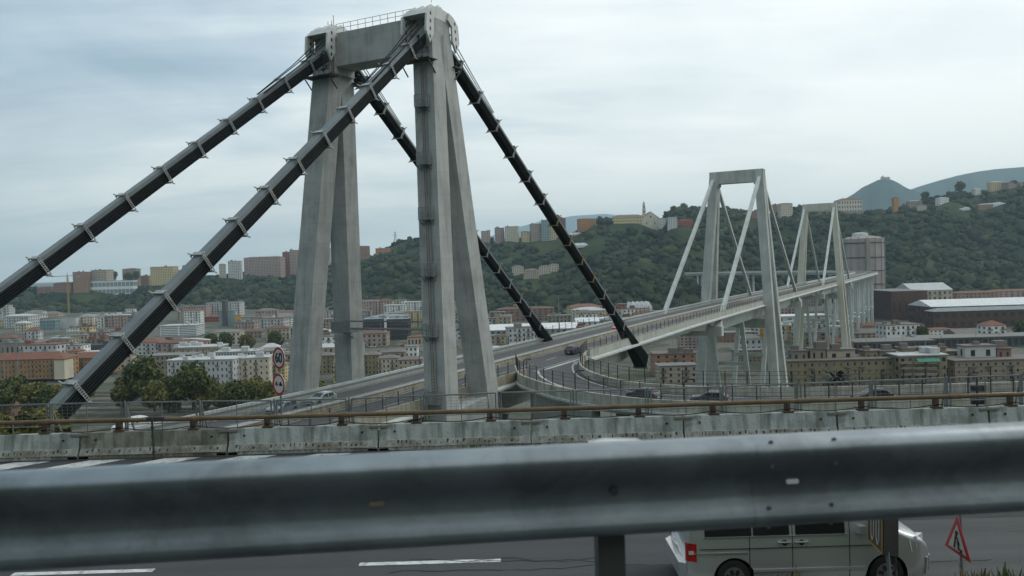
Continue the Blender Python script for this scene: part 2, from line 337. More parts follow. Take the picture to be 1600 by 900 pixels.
def findD(u,vb):
    rr=np.linspace(tab(RB,u),tab(RR,u),300); z=hgt((u-800)/F*rr,rr); v=hor(u)+(CAMZ-z)/rr*F
    k=np.where(v<=max(vb,float(np.min(v))+1.2))[0]; return float(rr[k[0]]) if len(k) else float(rr[-1])*.985
def bld(u0,u1,vt,D,label,wall='cream',roof='flat',cols=None,rows=None,dep=None,yaw=0,rh=0,zb=None,name='apartment_building',cat='building',group=None,glass=None,wf=.42,hf=.5,clutter=0,win=True,rk=None,vb_=None):
    if D is None: D=findD((u0+u1)/2,vb_)
    c=P((u0+u1)/2,vt,D=D); W=(u1-u0)/F*D; top=c.z
    if yaw: W=W/ (abs(math.cos(math.radians(yaw)))+ .25*abs(math.sin(math.radians(yaw))))
    dep=dep or max(9,min(W*.6,22)); zg=gz(c.x,D) if zb is None else zb
    zg=min(zg,top-5)-(4 if zb is None and zg>5 else 0); top-=rh
    H=top-zg; rows=rows if rows is not None else max(1,round(H/3.3)); cols=cols if cols is not None else max(2,round(W/3.6))
    o=Vector((c.x,D,zg)); T=thing(name,label,cat,o,0,group); a=math.radians(yaw); ax=Vector((math.cos(a),math.sin(a),0)); ay=Vector((-ax.y,ax.x,0))
    A=Vector((c.x,D,0))-ax*W/2; B=A+ax*W; C2=B+ay*dep; Dd=A+ay*dep
    wm=MB(o); R=facade(wm,1,A,ax,W,zg,top,cols,rows,wf,hf); sc=max(1,round(dep/4.5)) if win else 0
    if not win: pass
    R+=facade(wm,1,B,ay,dep,zg,top,sc if cols else 0,rows,wf,hf); R+=facade(wm,1,Dd,-ay,dep,zg,top,sc if cols else 0,rows,wf,hf)
    wm.poly([C2+Vector((0,0,zg)),Dd+Vector((0,0,zg)),Dd+Vector((0,0,top)),C2+Vector((0,0,top))])
    wm.build('wall',wallmat(wall),T)
    e=.5; z=Vector((0,0,1)); q=[A-ax*e-ay*e,B+ax*e-ay*e,C2+ax*e+ay*e,Dd-ax*e+ay*e]; rm=MB(o)
    if rh<=0:
        rm.hexa([p+z*(top+.01) for p in q],[p+z*(top+.45) for p in q])
        for i in range(clutter):
            p=A+ax*random.uniform(1,W-1)+ay*random.uniform(1,dep-2); s=random.uniform(1,3.4)
            rm.box((p.x,p.y,top+.45+s*.4),(s*1.4,s,s*.8),a)
            if i%3==0: rm.tube([(p.x,p.y,top+.4),(p.x,p.y,top+3.4+s)],.06,4); rm.box((p.x,p.y,top+3+s),(1.2,.06,.06),a)
    else:
        rm.hexa([p+z*(top+.01) for p in q],[p+z*(top+.25) for p in q])
        if roof in('gabx',): pass
        k=min(dep,W)/2
        if rk=='gable': r0,r1=(Dd+A)/2-ax*e,(B+C2)/2+ax*e
        elif rk=='gablef': r0,r1=(A+B)/2-ay*e,(C2+Dd)/2+ay*e
        else: r0,r1=((Dd+A)/2+ax*k,(B+C2)/2-ax*k) if W>dep else ((A+B)/2+ay*k,(C2+Dd)/2-ay*k)
        r0=r0+z*(top+.25+rh); r1=r1+z*(top+.25+rh); Q=[p+z*(top+.25) for p in q]
        if rk=='gablef' or (rk!='gable' and W<=dep):
            rm.poly([Q[0],Q[1],r0]);rm.poly([Q[1],Q[2],r1,r0]);rm.poly([Q[2],Q[3],r1]);rm.poly([Q[3],Q[0],r0,r1])
        else:
            rm.poly([Q[0],Q[1],r1,r0]);rm.poly([Q[1],Q[2],r1]);rm.poly([Q[2],Q[3],r0,r1]);rm.poly([Q[3],Q[0],r0])
    rm.build('roof',roofmat(roof),T)
    if R and rows>=3 and D<1250 and wf<.6:
        bm=MB(o); br=random.Random(int(u0*13+D)); cw=W/cols; rhh=(top-zg)/rows
        for j in range(1,rows):
            for i in range(cols):
                if (i*7+int(u0))%5<2 and br.random()<.85:
                    p=A+ax*((i+.5)*cw)-ay*.5; zz=zg+j*rhh+.1; bm.box((p.x,p.y,zz),(cw*.8,1.0,.15),a); p2=p-ay*.47; bm.box((p2.x,p2.y,zz+.5),(cw*.8,.06,.8),a)
                elif br.random()<.5:   # half closed shutter
                    p=A+ax*((i+.5-wf*.25)*cw)-ay*.03; zz=zg+(j+(1-hf)*.45+hf*.5)*rhh; bm.box((p.x,p.y,zz),(cw*wf*.5,.08,rhh*hf),a)
        if bm.V: bm.build('balcony',roofmat('greyt' if br.random()<.6 else 'flat'),T,kind='stuff')
    if R:
        px=(R[0][2].z-R[0][0].z)/D*F; g=glass or GLASS
        if px>=5 and len(R)<=160:
            cache={}
            for r in R:
                cc=(r[0]+r[2])/2; d=(r[1]-r[0]); key=(round(d.x,2),round(d.y,2),round(r[2].z-r[0].z,2))
                if key not in cache:
                    mm=MB(); dz=Vector((0,0,(r[2].z-r[0].z)/2)); mm.poly([-d/2-dz,d/2-dz,d/2+dz,-d/2+dz]); n_=Vector((d.y,-d.x,0)).normalized()*.04
                    fm=mm; fm.beam(-d/2+n_,d/2+n_,.06,.08)
                    cache[key]=mm.mesh('window',g)
                obj('window',cache[key],T,loc=cc-o)
        else:
            pm=MB(o)
            for r in R: pm.poly(r)
            pm.build('window',g,T,kind='stuff')
    if zb is None: HOUSES.append((u0-2,u1+2,D,vb_ or (max(float(np.interp((u0+u1)/2,YRx,YRy)),vt+7)*.55+vt*.45)))
    return T
RD=lambda u: tab(RR,u)*.985
B=bld
# --- ridge, left
for a in [
 (58,80,448,'low dull red building at the far left end of the ridge','brick','tile',1.5),(82,112,441,'brick red building on the ridge just left of the crane top','brick','browntile',2),
 (114,138,425,'terracotta apartment block on the left ridge between crane and tan block','terra','flat',0),(140,168,422,'tan stepped apartment block standing left of the dark ridge trees','tan','flat',0),
 (190,213,419,'tan block half hidden in trees above the teal glass school','dusk','greyt',2),(219,233,431,'small terracotta block touching the left side of the yellow block','terra','flat',0),
 (233,271,417,'yellow apartment block with many dark windows on the left ridge','yellow','flat',0),(284,303,416,'red brown block on the ridge right of the yellow block','brick','flat',0),
 (342,352,412,'narrow cream house in the ridge trees behind the thick near stay','cream','greyt',2),(356,376,408,'pale green grey block on the ridge right of the near stay','palegrey','flat',0),
 (377,441,401,'long pinkish ridge block left of the first pylon leg','pink','tile',2),(441,452,394,'narrow maroon tower block beside the left pylon leg','maroon','flat',0),
 (452,468,391,'pink tower block partly behind the left pylon leg','pink','flat',0),(506,516,388,'cream block seen in the slit between the left pylon legs','cream','flat',0),
 (553,577,384,'orange red apartment block on the ridge right of the left pylon','terra','tile',1.5),(587,611,388,'orange ridge block under the lattice mast','orange','flat',0),(612,624,397,'small pink gabled house in trees beside orange ridge block','pink','tile',2.5),
 (752,766,361,'tan block first on the ridge right of the near pylon','tan','flat',0),(774,788,356,'dull pink apartment block with flat roof on centre ridge','pink','flat',0),(788,809,354,'beige balcony block joined beside the dull pink one on centre ridge','cream','flat',0),
 (815,828,361,'small yellow ridge house left of the pink tower','yellow','greyt',1.5),(829,852,350,'brick pink tower block on the centre ridge','pink','flat',0),(845,861,344,'green block behind the brick pink tower','teal','flat',0),
 (858,870,349,'yellow block behind the dark far stay on the ridge','yellow','flat',0),(872,884,341,'red brown block right of the dark far stay','maroon','flat',0),
 (905,931,341,'bright orange apartment block alone on the centre ridge','orange','tile',1.2),(930,937,342,'narrow tan block at the right side of the bright orange one','tan','flat',0),
 (1122,1134,330,'pink balcony block seen through the second pylon','pink','flat',0),(1134,1147,328,'cream block seen through the second pylon beside the pink one','cream','flat',0),
 (1160,1172,333,'small orange house on the hill between the second pylon frames','orange','tile',1.2),(1174,1188,330,'reddish block between the second pylon frames','brick','flat',0),
 (1207,1219,320,'red brown ridge block right of the second pylon','brick','flat',0),(1219,1239,317,'cream ridge block with two rows of windows right of the second pylon','cream','tile',1.2),
 (1397,1405,309,'tall narrow orange and yellow villa on the right slope','orange','flat',0),(1420,1441,313,'white and pink villa row on the right slope','pink','pale',1.5),
 (1434,1448,320,'small cream villa with pitched roof below the pink villas','cream','greyt',2),(1467,1484,308,'white villa with grey roof on the right slope','white','pale',1.5),
 (1529,1552,318,'low orange farmhouse beside greenhouses on the right slope','terra','pale',1.5),(1548,1569,283,'yellow villa at the top of the right hill','yellow','pale',2),(1522,1534,294,'small white house below the yellow hilltop villa','white','pale',1.5),(1575,1600,285,'pinkish wall of a house at the right frame edge on the hill','pink','flat',0)]:
    u0,u1,vt,lab,wl,rf,rh=a; B(u0,u1,vt,None,lab,wl,rf,rh=rh,vb_={1397:322,1420:324,1434:329,1467:319,1529:328,1522:304}.get(u0,float(np.interp((u0+u1)/2,YRx,YRy))+2),clutter=2 if rh==0 else 0,yaw=random.choice((-12,-6,6,12)),group=None)
B(122,208,439,None,'long teal glass and white school building below the ridge trees','white','tint',cols=14,rows=2,wf=.9,hf=.6,glass=TEALG,dep=18,vb_=458)
B(958,1006,335,None,'long yellow convent wing left of the hilltop church','yellow','greyt',vb_=350,rh=4,cols=14,rows=3)
B(1014,1030,345,None,'white block below the church gable','white','pale',rh=1,vb_=358); B(1030,1044,341,None,'white stepped block in the middle below the church','white','flat',vb_=358); B(1044,1058,339,None,'white block at the right end below the church','palegrey','flat',vb_=358)
B(1058,1083,343,None,'long reddish wall building right of the white convent blocks','redwall','tile',vb_=354,rh=1.5)
# church
D=findD(1017,357); c=P(1017,357,D=D); o=Vector((c.x,D,gz(c.x,D)-4)); T=thing('hilltop_church','pale hilltop church with gabled front and tall stepped bell tower','church',o); HOUSES.append((1000,1032,D,355))
zt=P(1017,331,D=D).z; ze=P(1017,341,D=D).z; hw=13/F*D; zb=o.z
MB(o).prism([(c.x-hw,D,zb),(c.x+hw,D,zb),(c.x+hw,D,ze),(c.x,D,zt),(c.x-hw,D,ze)],(0,36,0)).build('nave',wallmat('cream'),T)
r=MB(o); 
for s in(-1,1): r.hexa([(c.x+s*(hw+.8),D-.5,ze-.4),(c.x,D-.5,zt+.2),(c.x,D+36.5,zt+.2),(c.x+s*(hw+.8),D+36.5,ze-.4)],[(c.x+s*(hw+.8),D-.5,ze+.2),(c.x,D-.5,zt+.9),(c.x,D+36.5,zt+.9),(c.x+s*(hw+.8),D+36.5,ze+.2)])
r.build('roof',roofmat('greyt'),T)
wn=MB(o); wn.box((c.x,D-.05,lerp(ze,zt,.2)),(3,.3,3.4)); 
for s in(-1,1): wn.box((c.x+s*hw*.5,D-.05,lerp(zb,ze,.6)),(1.8,.3,4))
wn.build('window',GLASS,T)
tx=P(1007,340,D=D).x; tz=P(1007,314,D=D).z; tw=MB(o); zz=zb; 
for k,(hh,ww) in enumerate(((.55,6.4),(.74,5.6),(.86,4.4),(.94,3.2))):
    z1=lerp(zb,tz,hh); tw.box((tx,D+4,(zz+z1)/2),(ww,ww,z1-zz)); tw.box((tx,D+4,z1),(ww+1,ww+1,.7)); zz=z1
tw.tube([(tx,D+4,zz),(tx,D+4,lerp(zz,tz,.6)),(tx,D+4,tz+1)],[1.5,.9,.05],8); tw.build('bell_tower',wallmat('cream'),T)
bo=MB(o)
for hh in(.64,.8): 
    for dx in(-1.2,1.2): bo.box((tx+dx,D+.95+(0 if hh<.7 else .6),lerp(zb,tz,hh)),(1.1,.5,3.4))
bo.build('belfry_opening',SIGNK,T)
# palazzo right of third pylon
B(1310,1347,309,RD(1330),'large hilltop palazzo with red tiled roof right of the third pylon','cream','tile',rh=5,cols=9,rows=4,dep=26)
B(1313,1348,331,RD(1330)*.985,'grey retaining block under the red roofed hilltop palazzo','greytan','flat',cols=0,rows=0,name='retaining_building')
B(1262,1300,321,RD(1290),'brown block behind the beam of the third pylon','tan','tile',rh=2); B(1270,1300,331,RD(1290)*.98,'grey terrace wall between the third pylon legs','greytan','flat',cols=0)
# hillside farm and greenhouses
for a in [(800,818,415,None,'cream hillside farmhouse at the left end of the row in the wood',2),(818,842,420,None,'long low tan farm wing in the middle of the wooded hillside row',2),(842,860,415,None,'cream farm block right of the long wing in the wood',2),(858,873,412,None,'right end farmhouse of the row on the wooded hillside',1.5)]:
    B(a[0],a[1],a[2],a[3],a[4],'tan' if a[1]==842 else 'cream','greyt',rh=a[5],name='farmhouse',cat='farmhouse',vb_=a[2]+14)
for (u0,u1,v,D,l) in [(896,945,379,1650,'long pale greenhouse roof below the orange ridge block'),(1490,1516,323,1600,'pale greenhouse strip at the left on the right hillside'),(1552,1572,316,1600,'pale greenhouse strip right of the farmhouse on the right hillside'),(855,911,364,1850,'pale flat shed roof on the ridge beneath the yellow block')]:
    D=findD((u0+u1)/2,v+6); a=P(u0,v+3,D=D);b=P(u1,v,D=D); o=Vector(((a.x+b.x)/2,D,min(a.z,b.z)-6)); T=thing('greenhouse',l,'greenhouse',o)
    h=MB(o); h.hexa([(a.x,D,a.z-6),(b.x,D,b.z-6),(b.x,D+22,b.z-6),(a.x,D+22,a.z-6)],[(a.x,D,a.z-2),(b.x,D,b.z-2),(b.x,D+22,b.z+2.5),(a.x,D+22,a.z+2.5)]); h.build('roof',roofmat('pale'),T)
    r=MB(o)
    for k in range(9):
        q0=lerp(a,b,k/8); r.beam((q0.x,D-.1,q0.z-1.9),(q0.x,D+22,q0.z+2.7),.4,.3)
    r.build('frame',GREYST,T); HOUSES.append((u0-3,u1+3,D,v+7))
# --- valley left
B(29,62,487,1350,'tan block with grey hipped roof at the foot of the left hill','tan','greyt',rh=4,zb=0); B(62,91,487,1345,'yellow block with hipped roof beside the tan one at the hill foot','yellow','greyt',rh=4,zb=0)
B(5,14,477,1200,'slim white tower at the far left in the valley','palegrey','flat',zb=0,cols=2,name='tower',cat='tower')
B(-20,15,501,1100,'yellow building at the left frame edge on the valley floor','yellow','flat',zb=0); B(15,62,499,1080,'grey concrete building with tall arches at far left','greytan','flat',zb=0,cols=8,rows=2,hf=.75)
B(62,86,501,980,'blue grey glass office at the left of the long white block','teal','tint',zb=0,wf=.85,hf=.8,glass=TEALG); B(86,118,497,1000,'silver panelled building joined to the long white block','palegrey','flat',zb=0,cols=0)
B(118,192,497,1010,'long white office block with rows of small windows','white','pale',zb=0,cols=18,rows=6,clutter=5); B(104,122,513,930,'small white building with antenna in front of the silver one','white','flat',zb=0,clutter=4)
B(124,146,521,900,'dark framed white parking building with columns','palegrey','flat',zb=0,cols=7,rows=3,wf=.7,hf=.6); B(144,172,517,890,'peach building with dark windows left of the near stay','tan','flat',zb=0,clutter=3,cols=8,rows=5); B(172,205,515,900,'tan building right of the peach one beside near stay','dusk','flat',zb=0,clutter=5,cols=8,rows=5)
B(195,209,483,1200,'small white box building on a roof left of the near stay','white','flat',zb=0); B(132,150,492,1200,'row of white rooftop boxes behind the long white block','white','pale',zb=0,cols=4,rows=6); B(205,235,489,1150,'tan distant block with roof tanks left of near stay','tan','flat',zb=0,clutter=6)
B(250,307,509,820,'white curved banded office with teal glass under the near stay','white','pale',zb=0,cols=2,rows=6,wf=.94,hf=.5,glass=TEALG,clutter=5)
B(278,322,479,1150,'pinkish white block with many windows right of near stay','pink','flat',zb=0,clutter=3); B(322,374,473,1180,'large pale block with window rows in left valley','palegrey','flat',zb=0,clutter=4)
B(318,345,493,1050,'low red brick building before the pale block','redwall','browntile',rh=2,zb=0); B(342,367,486,960,'plain blue grey tower block near the orange strip','teal','flat',zb=0,cols=0); B(346,352,470,955,'slim dark blue tower on the blue grey block','dark','flat',zb=0,cols=0)
B(367,376,493,950,'bright orange stair tower between blue grey and banded blocks','vivid','flat',zb=0,cols=0); B(376,400,496,950,'banded pale blue office right of the orange stair tower','palegrey','flat',zb=0,cols=1,rows=6,wf=.9,glass=TEALG)
B(400,404,493,900,'thin grey edge of the big advertising building','grey','flat',zb=0,cols=0); T=B(402,426,493,905,'grey building carrying a big orange panel left of pylon','palegrey','flat',zb=0,cols=0)
o=T.location; q=[P(404,497,D=904.5),P(418,497,D=904.5),P(418,520,D=904.5),P(404,520,D=904.5)]; MB(o).prism(q,(0,.4,0)).build('orange_panel',wallmat('vivid'),T)
B(426,455,497,900,'white building with dark parking bands beside the left pylon','white','flat',zb=0,cols=2,rows=5,wf=.85); B(405,470,486,1100,'long low terracotta roofed shed behind the white banded building','palegrey','tile',rh=2,zb=0,cols=0)
B(498,508,490,980,'small pink building in the gap of left pylon legs','pink','flat',zb=0); T=B(500,518,503,880,'blue fronted store with yellow panels between left pylon legs','blue','flat',zb=0,cols=0)
o=T.location; MB(o).prism([P(500,506,D=879.5),P(508,506,D=879.5),P(504,514,D=879.5),P(500,514,D=879.5)],(0,.3,0)).build('yellow_panel',mat('yellow_panel_paint',(.6,.45,.05),.6),T)
B(-30,100,553,480,'long terracotta roofed barracks with brown walls at far left','rustwall','tile',rh=3.5,zb=2,cols=22,rows=4,dep=16,wf=.3,hf=.42,name='barracks_building')
B(84,100,562,474,'cream gable end joined to the terracotta roofed barracks','cream','tile',rh=0.0,zb=2,cols=0,dep=10); B(102,170,552,500,'brown wing of barracks right of the cream gable end','rustwall','tile',rh=3,zb=2,cols=12,rows=4,dep=15,wf=.3,hf=.42)
B(60,170,541,620,'dark cluttered railway shed behind the barracks','dark','dark',zb=0,cols=24,rows=1,clutter=16,wf=.6,hf=.6,name='railway_shed',cat='shed'); B(0,60,536,640,'grey rail depot roof at left with gantries','greytan','flat',zb=0,cols=8,rows=1,clutter=8,name='rail_depot',cat='shed')
B(105,122,545,560,'small tan hut with orange dome like roof in front of dark shed','tan','tile',rh=2,zb=0)
B(228,300,556,500,'tan block with flat roof behind the trees left of white apartments','dusk','flat',zb=0,cols=10,rows=4); B(270,342,543,560,'low brown and white flat roofed block behind white apartments','tan','pale',zb=0,cols=16,rows=4,clutter=8,hf=.4); B(335,400,550,540,'long white terrace roofed block behind the white apartments','palegrey','pale',zb=0,cols=14,rows=3,clutter=7)
B(258,366,563,420,'big grey white apartment building with balconies and flat roof','palegrey','pale',zb=0,cols=15,rows=5,dep=16,yaw=-4,wf=.34,hf=.46,clutter=7); B(362,420,560,428,'cream side wing of the white apartment building','cream','pale',zb=0,cols=7,rows=5,dep=14,yaw=10,wf=.28,hf=.42,clutter=4)
B(418,445,566,450,'yellow house behind the speed limit sign','yellow','greyt',rh=1.5,zb=0,cols=4,rows=5); B(430,452,552,520,'pale low building left of the left pylon foot','cream','flat',zb=0)
# --- centre
B(566,600,499,700,'dark glass office cube left of the white stair core','dark','tint',zb=0,cols=9,rows=4,wf=.88,hf=.86,dep=20,name='office_building',clutter=3); B(603,637,499,700,'dark glass office cube right of the white stair core','dark','tint',zb=0,cols=9,rows=4,wf=.88,hf=.86,dep=20,name='office_building',clutter=3); B(600,603.5,496,699,'narrow white stair core between dark glass offices','white','flat',zb=0,cols=0,dep=14)
B(575,634,492,760,'grey low roofed hall behind the dark glass offices','palegrey','tint',rh=2,zb=0,cols=0)
B(600,634,477,1000,'white hillside building with small square windows','white','pale',zb=0,cols=8,rows=8); B(628,664,472,1010,'taller white building with dark strips right of it','white','pale',zb=0,cols=8,rows=8)
B(632,664,487,850,'yellow building with square windows by the right pylon','yellow','flat',zb=0,cols=7,rows=7,hf=.36); B(558,590,469,1080,'pinkish old building behind the dark offices','pink','greyt',rh=2,zb=0); B(590,613,467,1090,'tan old building with hipped roof on the hill foot','tan','browntile',rh=3,zb=0); B(559,579,486,900,'grey blue small building at left of dark offices','grey','flat',zb=0)
B(636,664,524,640,'peach low shed with red roof right of dark offices','tan','tile',rh=1.5,zb=0,cols=5,rows=1)
for a in [(490,522,552,480,'ochre flat house behind the left pylon feet','ochre',4),(520,562,562,440,'yellow low house between pylon feet and parapet','yellow',4),(563,592,551,470,'tan roofed terrace house right of the left pylon','ochre',4),(590,622,556,450,'cream house with dark windows above the parapet','cream',4),(622,660,558,440,'pale house with dark windows near the right pylon','tan',4),(592,632,547,520,'brown flat shed roof between houses and car park','dusk',2)]:
    B(a[0],a[1],a[2],a[3],a[4],a[5],'greyt',rh=1.5,zb=0,cols=5,rows=a[6],wf=.35)
B(632,652,542,560,'small white depot beside the car park','white','flat',zb=0,cols=3,rows=2)
B(716,728,560,500,'yellow house seen between the right pylon legs','yellow','flat',zb=0,cols=2,rows=4); 
B(777,866,480,900,'brick red factory block right of the near pylon','brick','browntile',rh=2,zb=0,cols=10,rows=5,clutter=6); B(765,790,488,820,'ochre building left below the brick factory','dusk','flat',zb=0,cols=3,rows=5); B(775,800,493,780,'yellow shed under the brick factory','yellow','flat',zb=0,cols=2,rows=2)
B(755,905,508,640,'long white roofed depot with grey bays behind the deck','grey','white',rh=3.4,zb=0,cols=16,rows=3,wf=.5,hf=.45,dep=34,rk='gable',name='depot_building'); B(900,985,497,760,'long white flat hall under the far stay','palegrey','white',rh=3,zb=0,cols=10,rows=2,rk='gable')
B(966,986,475,900,'dark red building left of the saw tooth roof','redwall','flat',zb=0)
# saw-tooth hall
D=820; a=P(985,482,D=D); b_=P(1020,480,D=D); o=Vector((a.x,D,0)); T=thing('factory_hall','white saw tooth roofed factory hall left of the second pylon','factory',o)
w_=b_.x-a.x; MB(o).box(((a.x+b_.x)/2,D+14,a.z/2),(w_,28,a.z)).build('wall',wallmat('palegrey'),T); r=MB(o)
for k in range(5):
    x=a.x+w_*k/5; r.prism([(x,D-.3,a.z+.02),(x+w_/5*.96,D-.3,a.z+.02),(x+w_/5*.3,D-.3,a.z+6)],(0,28,0))
r.build('roof',roofmat('white'),T)
# --- under and right of second pylon
B(1018,1064,537,760,'long terracotta roofed wall building behind the drooping stay end','redwall','tile',rh=2,zb=0,cols=0); B(1062,1094,518,560,'pink apartment block with dark windows left of second pylon piers','pink','flat',zb=0,cols=5,rows=6,wf=.55,hf=.5)
B(1022,1088,553,430,'orange tan villa with heavy cornice beneath the deck','terra','greyt',zb=0,cols=5,rows=4,clutter=8,wf=.3); B(1030,1090,572,400,'low tan house with small arched windows beneath the deck','tan','flat',zb=0,cols=5,rows=3,wf=.3)
B(1212,1300,494,640,'large white hall seen through the second and third pylons','palegrey','white',zb=0,cols=6,rows=3,rh=0); B(1196,1246,509,600,'yellow building with dark windows behind the second pylon leg','vivid','white',zb=0,cols=7,rows=4,wf=.5,hf=.5); B(1244,1304,520,560,'grey concrete building under the third pylon','dusk','flat',zb=0,cols=5,rows=3)
B(1128,1180,520,600,'tan and orange building behind the pylon piers','terra','flat',zb=0,cols=8,rows=5); B(1150,1195,548,480,'tall brown house group behind the inclined piers','dusk','flat',zb=0,cols=7,rows=5)
B(1355,1393,461,880,'tan hall with tall windows left of the dark brick hall','tan','flat',zb=0,cols=5,rows=2,hf=.7); B(1352,1393,478,800,'dark brown low hall below the tan one','darkbrick','flat',zb=0,cols=8,rows=3,wf=.6)
B(1392,1449,455,760,'monumental dark brown brick power hall with tall windows','darkbrick','flat',zb=0,cols=6,rows=1,wf=.2,hf=.34,dep=60,rh=0,name='power_hall'); B(1425,1488,443,860,'tan hall with pale pitched roof behind the dark brick hall','tan','pale',rh=7,zb=0,cols=8,rows=4,rk='gable',dep=40)
B(1455,1640,468,700,'long dark brick workshop with white roof and big windows','darkbrick','white',rh=5,zb=0,cols=13,rows=2,wf=.5,hf=.4,rk='gable',dep=40,name='workshop_building'); B(1458,1640,480,660,'lower lean-to with bluish skylight before the long workshop','darkbrick','tint',rh=2.5,zb=0,cols=14,rows=2,wf=.5,hf=.5,dep=14)
B(1495,1560,455,1000,'terracotta factory block beyond the long workshop','terra','browntile',rh=2,zb=0,cols=10,rows=4); B(1550,1640,452,1050,'far pinkish red factory block at the right edge','pink','tile',rh=2,zb=0,cols=10,rows=4)
B(1326,1400,506,640,'long low pink building with grey roofs right of third pylon','pink','tile',rh=1.5,zb=0,cols=14,rows=3); B(1326,1434,515,600,'lower row building with dark garage like windows','tan','greyt',rh=2.5,zb=0,cols=12,rows=2,wf=.6); B(1433,1452,511,590,'terracotta end house of the low row','orange','tile',rh=1.5,zb=0,cols=2)
B(1495,1562,515,560,'low shed with brown sloping roof by the railway','terra','greyt',rh=3,zb=0,cols=8,rows=1,rk='gable',name='railway_shed',cat='shed'); B(1452,1492,513,600,'cluttered white hut group by the railway','white','tile',rh=1,zb=0,cols=6,rows=2,clutter=5)
B(1541,1572,502,540,'white house with red tiled hipped roof','white','tile',rh=3,zb=0,cols=3,rows=4,dep=11,name='house',cat='house')
B(1325,1460,534,500,'long dark grey station canopy roof, left stretch','dark','flat',zb=0,cols=18,rows=1,wf=.7,hf=.7,name='station_canopy',cat='canopy'); B(1448,1640,527,520,'long dark grey station canopy roof, right stretch','dark','flat',zb=0,cols=20,rows=1,wf=.7,hf=.7,name='station_canopy',cat='canopy')
T=B(1230,1408,563,330,'long yellow ochre apartment row under the fence with green shutters','ochre','greyt',zb=0,cols=16,rows=6,wf=.28,hf=.42,rh=0,dep=15,clutter=0)
T=B(1405,1480,556,325,'yellow apartment house with balconies and a green awning','ochre','pale',zb=0,cols=7,rows=6,wf=.5,hf=.5,dep=14,clutter=2)
aw=MB(T.location); q=P(1450,560,D=323.5); aw.prism([(q.x-4.4,323.9,q.z),(q.x-4.4,322.4,q.z-1.2),(q.x-4.4,323.9,q.z-.2)],(8.8,0,0)); aw.build('awning',mat('green_awning',(.05,.25,.17),.7),T)
bc=MB(T.location)
for k in range(6):
    for x in(1415,1435,1455): q=P(x,568+k*9,D=323.6); bc.box((q.x,323.3,q.z),(4,1.2,.15)); bc.box((q.x,322.8,q.z+.5),(4,.08,.9))
bc.build('balcony',wallmat('greytan'),T)
B(1476,1500,550,345,'narrow grey stairwell house between the yellow and the tan blocks','greytan','greyt',zb=0,cols=2,rows=6); B(1492,1700,562,328,'long grey tan apartment block at the right edge','dusk','greyt',zb=0,cols=18,rows=6,wf=.3,hf=.4,dep=15)
for k,(u0,u1,v,wl) in enumerate([(1238,1262,549,'greytan'),(1266,1290,546,'dusk'),(1292,1336,547,'tan'),(1352,1372,549,'ochre'),(1374,1400,549,'ochre'),(1410,1430,545,'ochre'),(1438,1478,544,'ochre'),(1508,1556,541,'palegrey'),(1558,1580,545,'brick')]):
    B(u0,u1,v,336,('grey plastered rooftop hut first from the pylon','dim tan rooftop hut second from the pylon','long tan rooftop hut third from the pylon','ochre rooftop hut beside the skylight','ochre rooftop hut at the right end of the ochre row','ochre hut on the roof above the balconies, left','ochre hut on the roof above the balconies, right','pale grey parapet hut on the right roof','brick stair hut on the right roof')[k],wl,'greyt',zb=P(u0,562,D=336).z,cols=2,rows=1,wf=.3,name='rooftop_hut',cat='rooftop hut',dep=6,clutter=1)
B(-10,14,627,330,'little terracotta roofed hut beside the tracks at the left edge','terra','tile',rh=3,zb=0,cols=2,rows=1,name='railway_hut',cat='hut')
# filler blocks on the valley floor
fr=random.Random(3); KEYS=[('cream','cream'),('palegrey','pale grey'),('tan','tan'),('greytan','drab'),('white','white'),('palegrey','pale grey'),('pink','pink'),('dusk','dull brown'),('yellow','yellow')]
for i in range(130):
    D=fr.uniform(560,1340) if i%3 else fr.uniform(480,800); u=fr.uniform(-40,1000) if i<105 else fr.uniform(1000,1390)
    if 555<u<665 and D<720: D+=250
    if D>tab(RB,u)-20: D=tab(RB,u)-fr.uniform(20,150)
    wd=fr.uniform(18,52)*1000/D*(.8 if D<800 else 1); h=fr.uniform(8,15)+(D>900)*fr.uniform(0,6); k,kn=fr.choice(KEYS)
    vt=hor(u)+(CAMZ-h)/D*F
    rf_=fr.choice(('flat','pale','greyt','tile','browntile')); rh_=fr.choice((0,0,2,2.6)); uc=u+wd/2
    where=next(n_ for lim,n_ in ((60,'at the far left edge'),(110,'below the crane'),(170,'right of the crane'),(240,'left of the near stay'),(310,'crossed by the near stay'),(370,'right of the near stay'),(440,'left of left pylon legs'),(560,'behind left pylon legs'),(665,'between the leg pairs'),(790,'behind right pylon legs'),(880,'between legs and drooping stay'),(1000,'behind the long dark stay'),(1110,'left of the second pylon'),(1230,'under the second pylon'),(1320,'under the third pylon'),(9999,'right of the third pylon')) if uc<lim)
    row='nearer rows' if D<700 else 'middle rows' if D<950 else 'far rows' if D<1150 else 'hill foot'
    B(u,u+wd,vt,D,f"{'wide' if wd*D/F>33 else 'narrow' if wd*D/F<19 else 'medium'} {kn} block, {('flat','pale','grey','red tiled','brown tiled')[('flat','pale','greyt','tile','browntile').index(rf_)]} {'pitched ' if rh_ else ''}roof, {row} {where}",k,rf_,rh=rh_,zb=0,yaw=fr.choice((-8,0,5,10)),clutter=fr.randint(1,4),group=f'{kn} blocks packed on the valley floor')
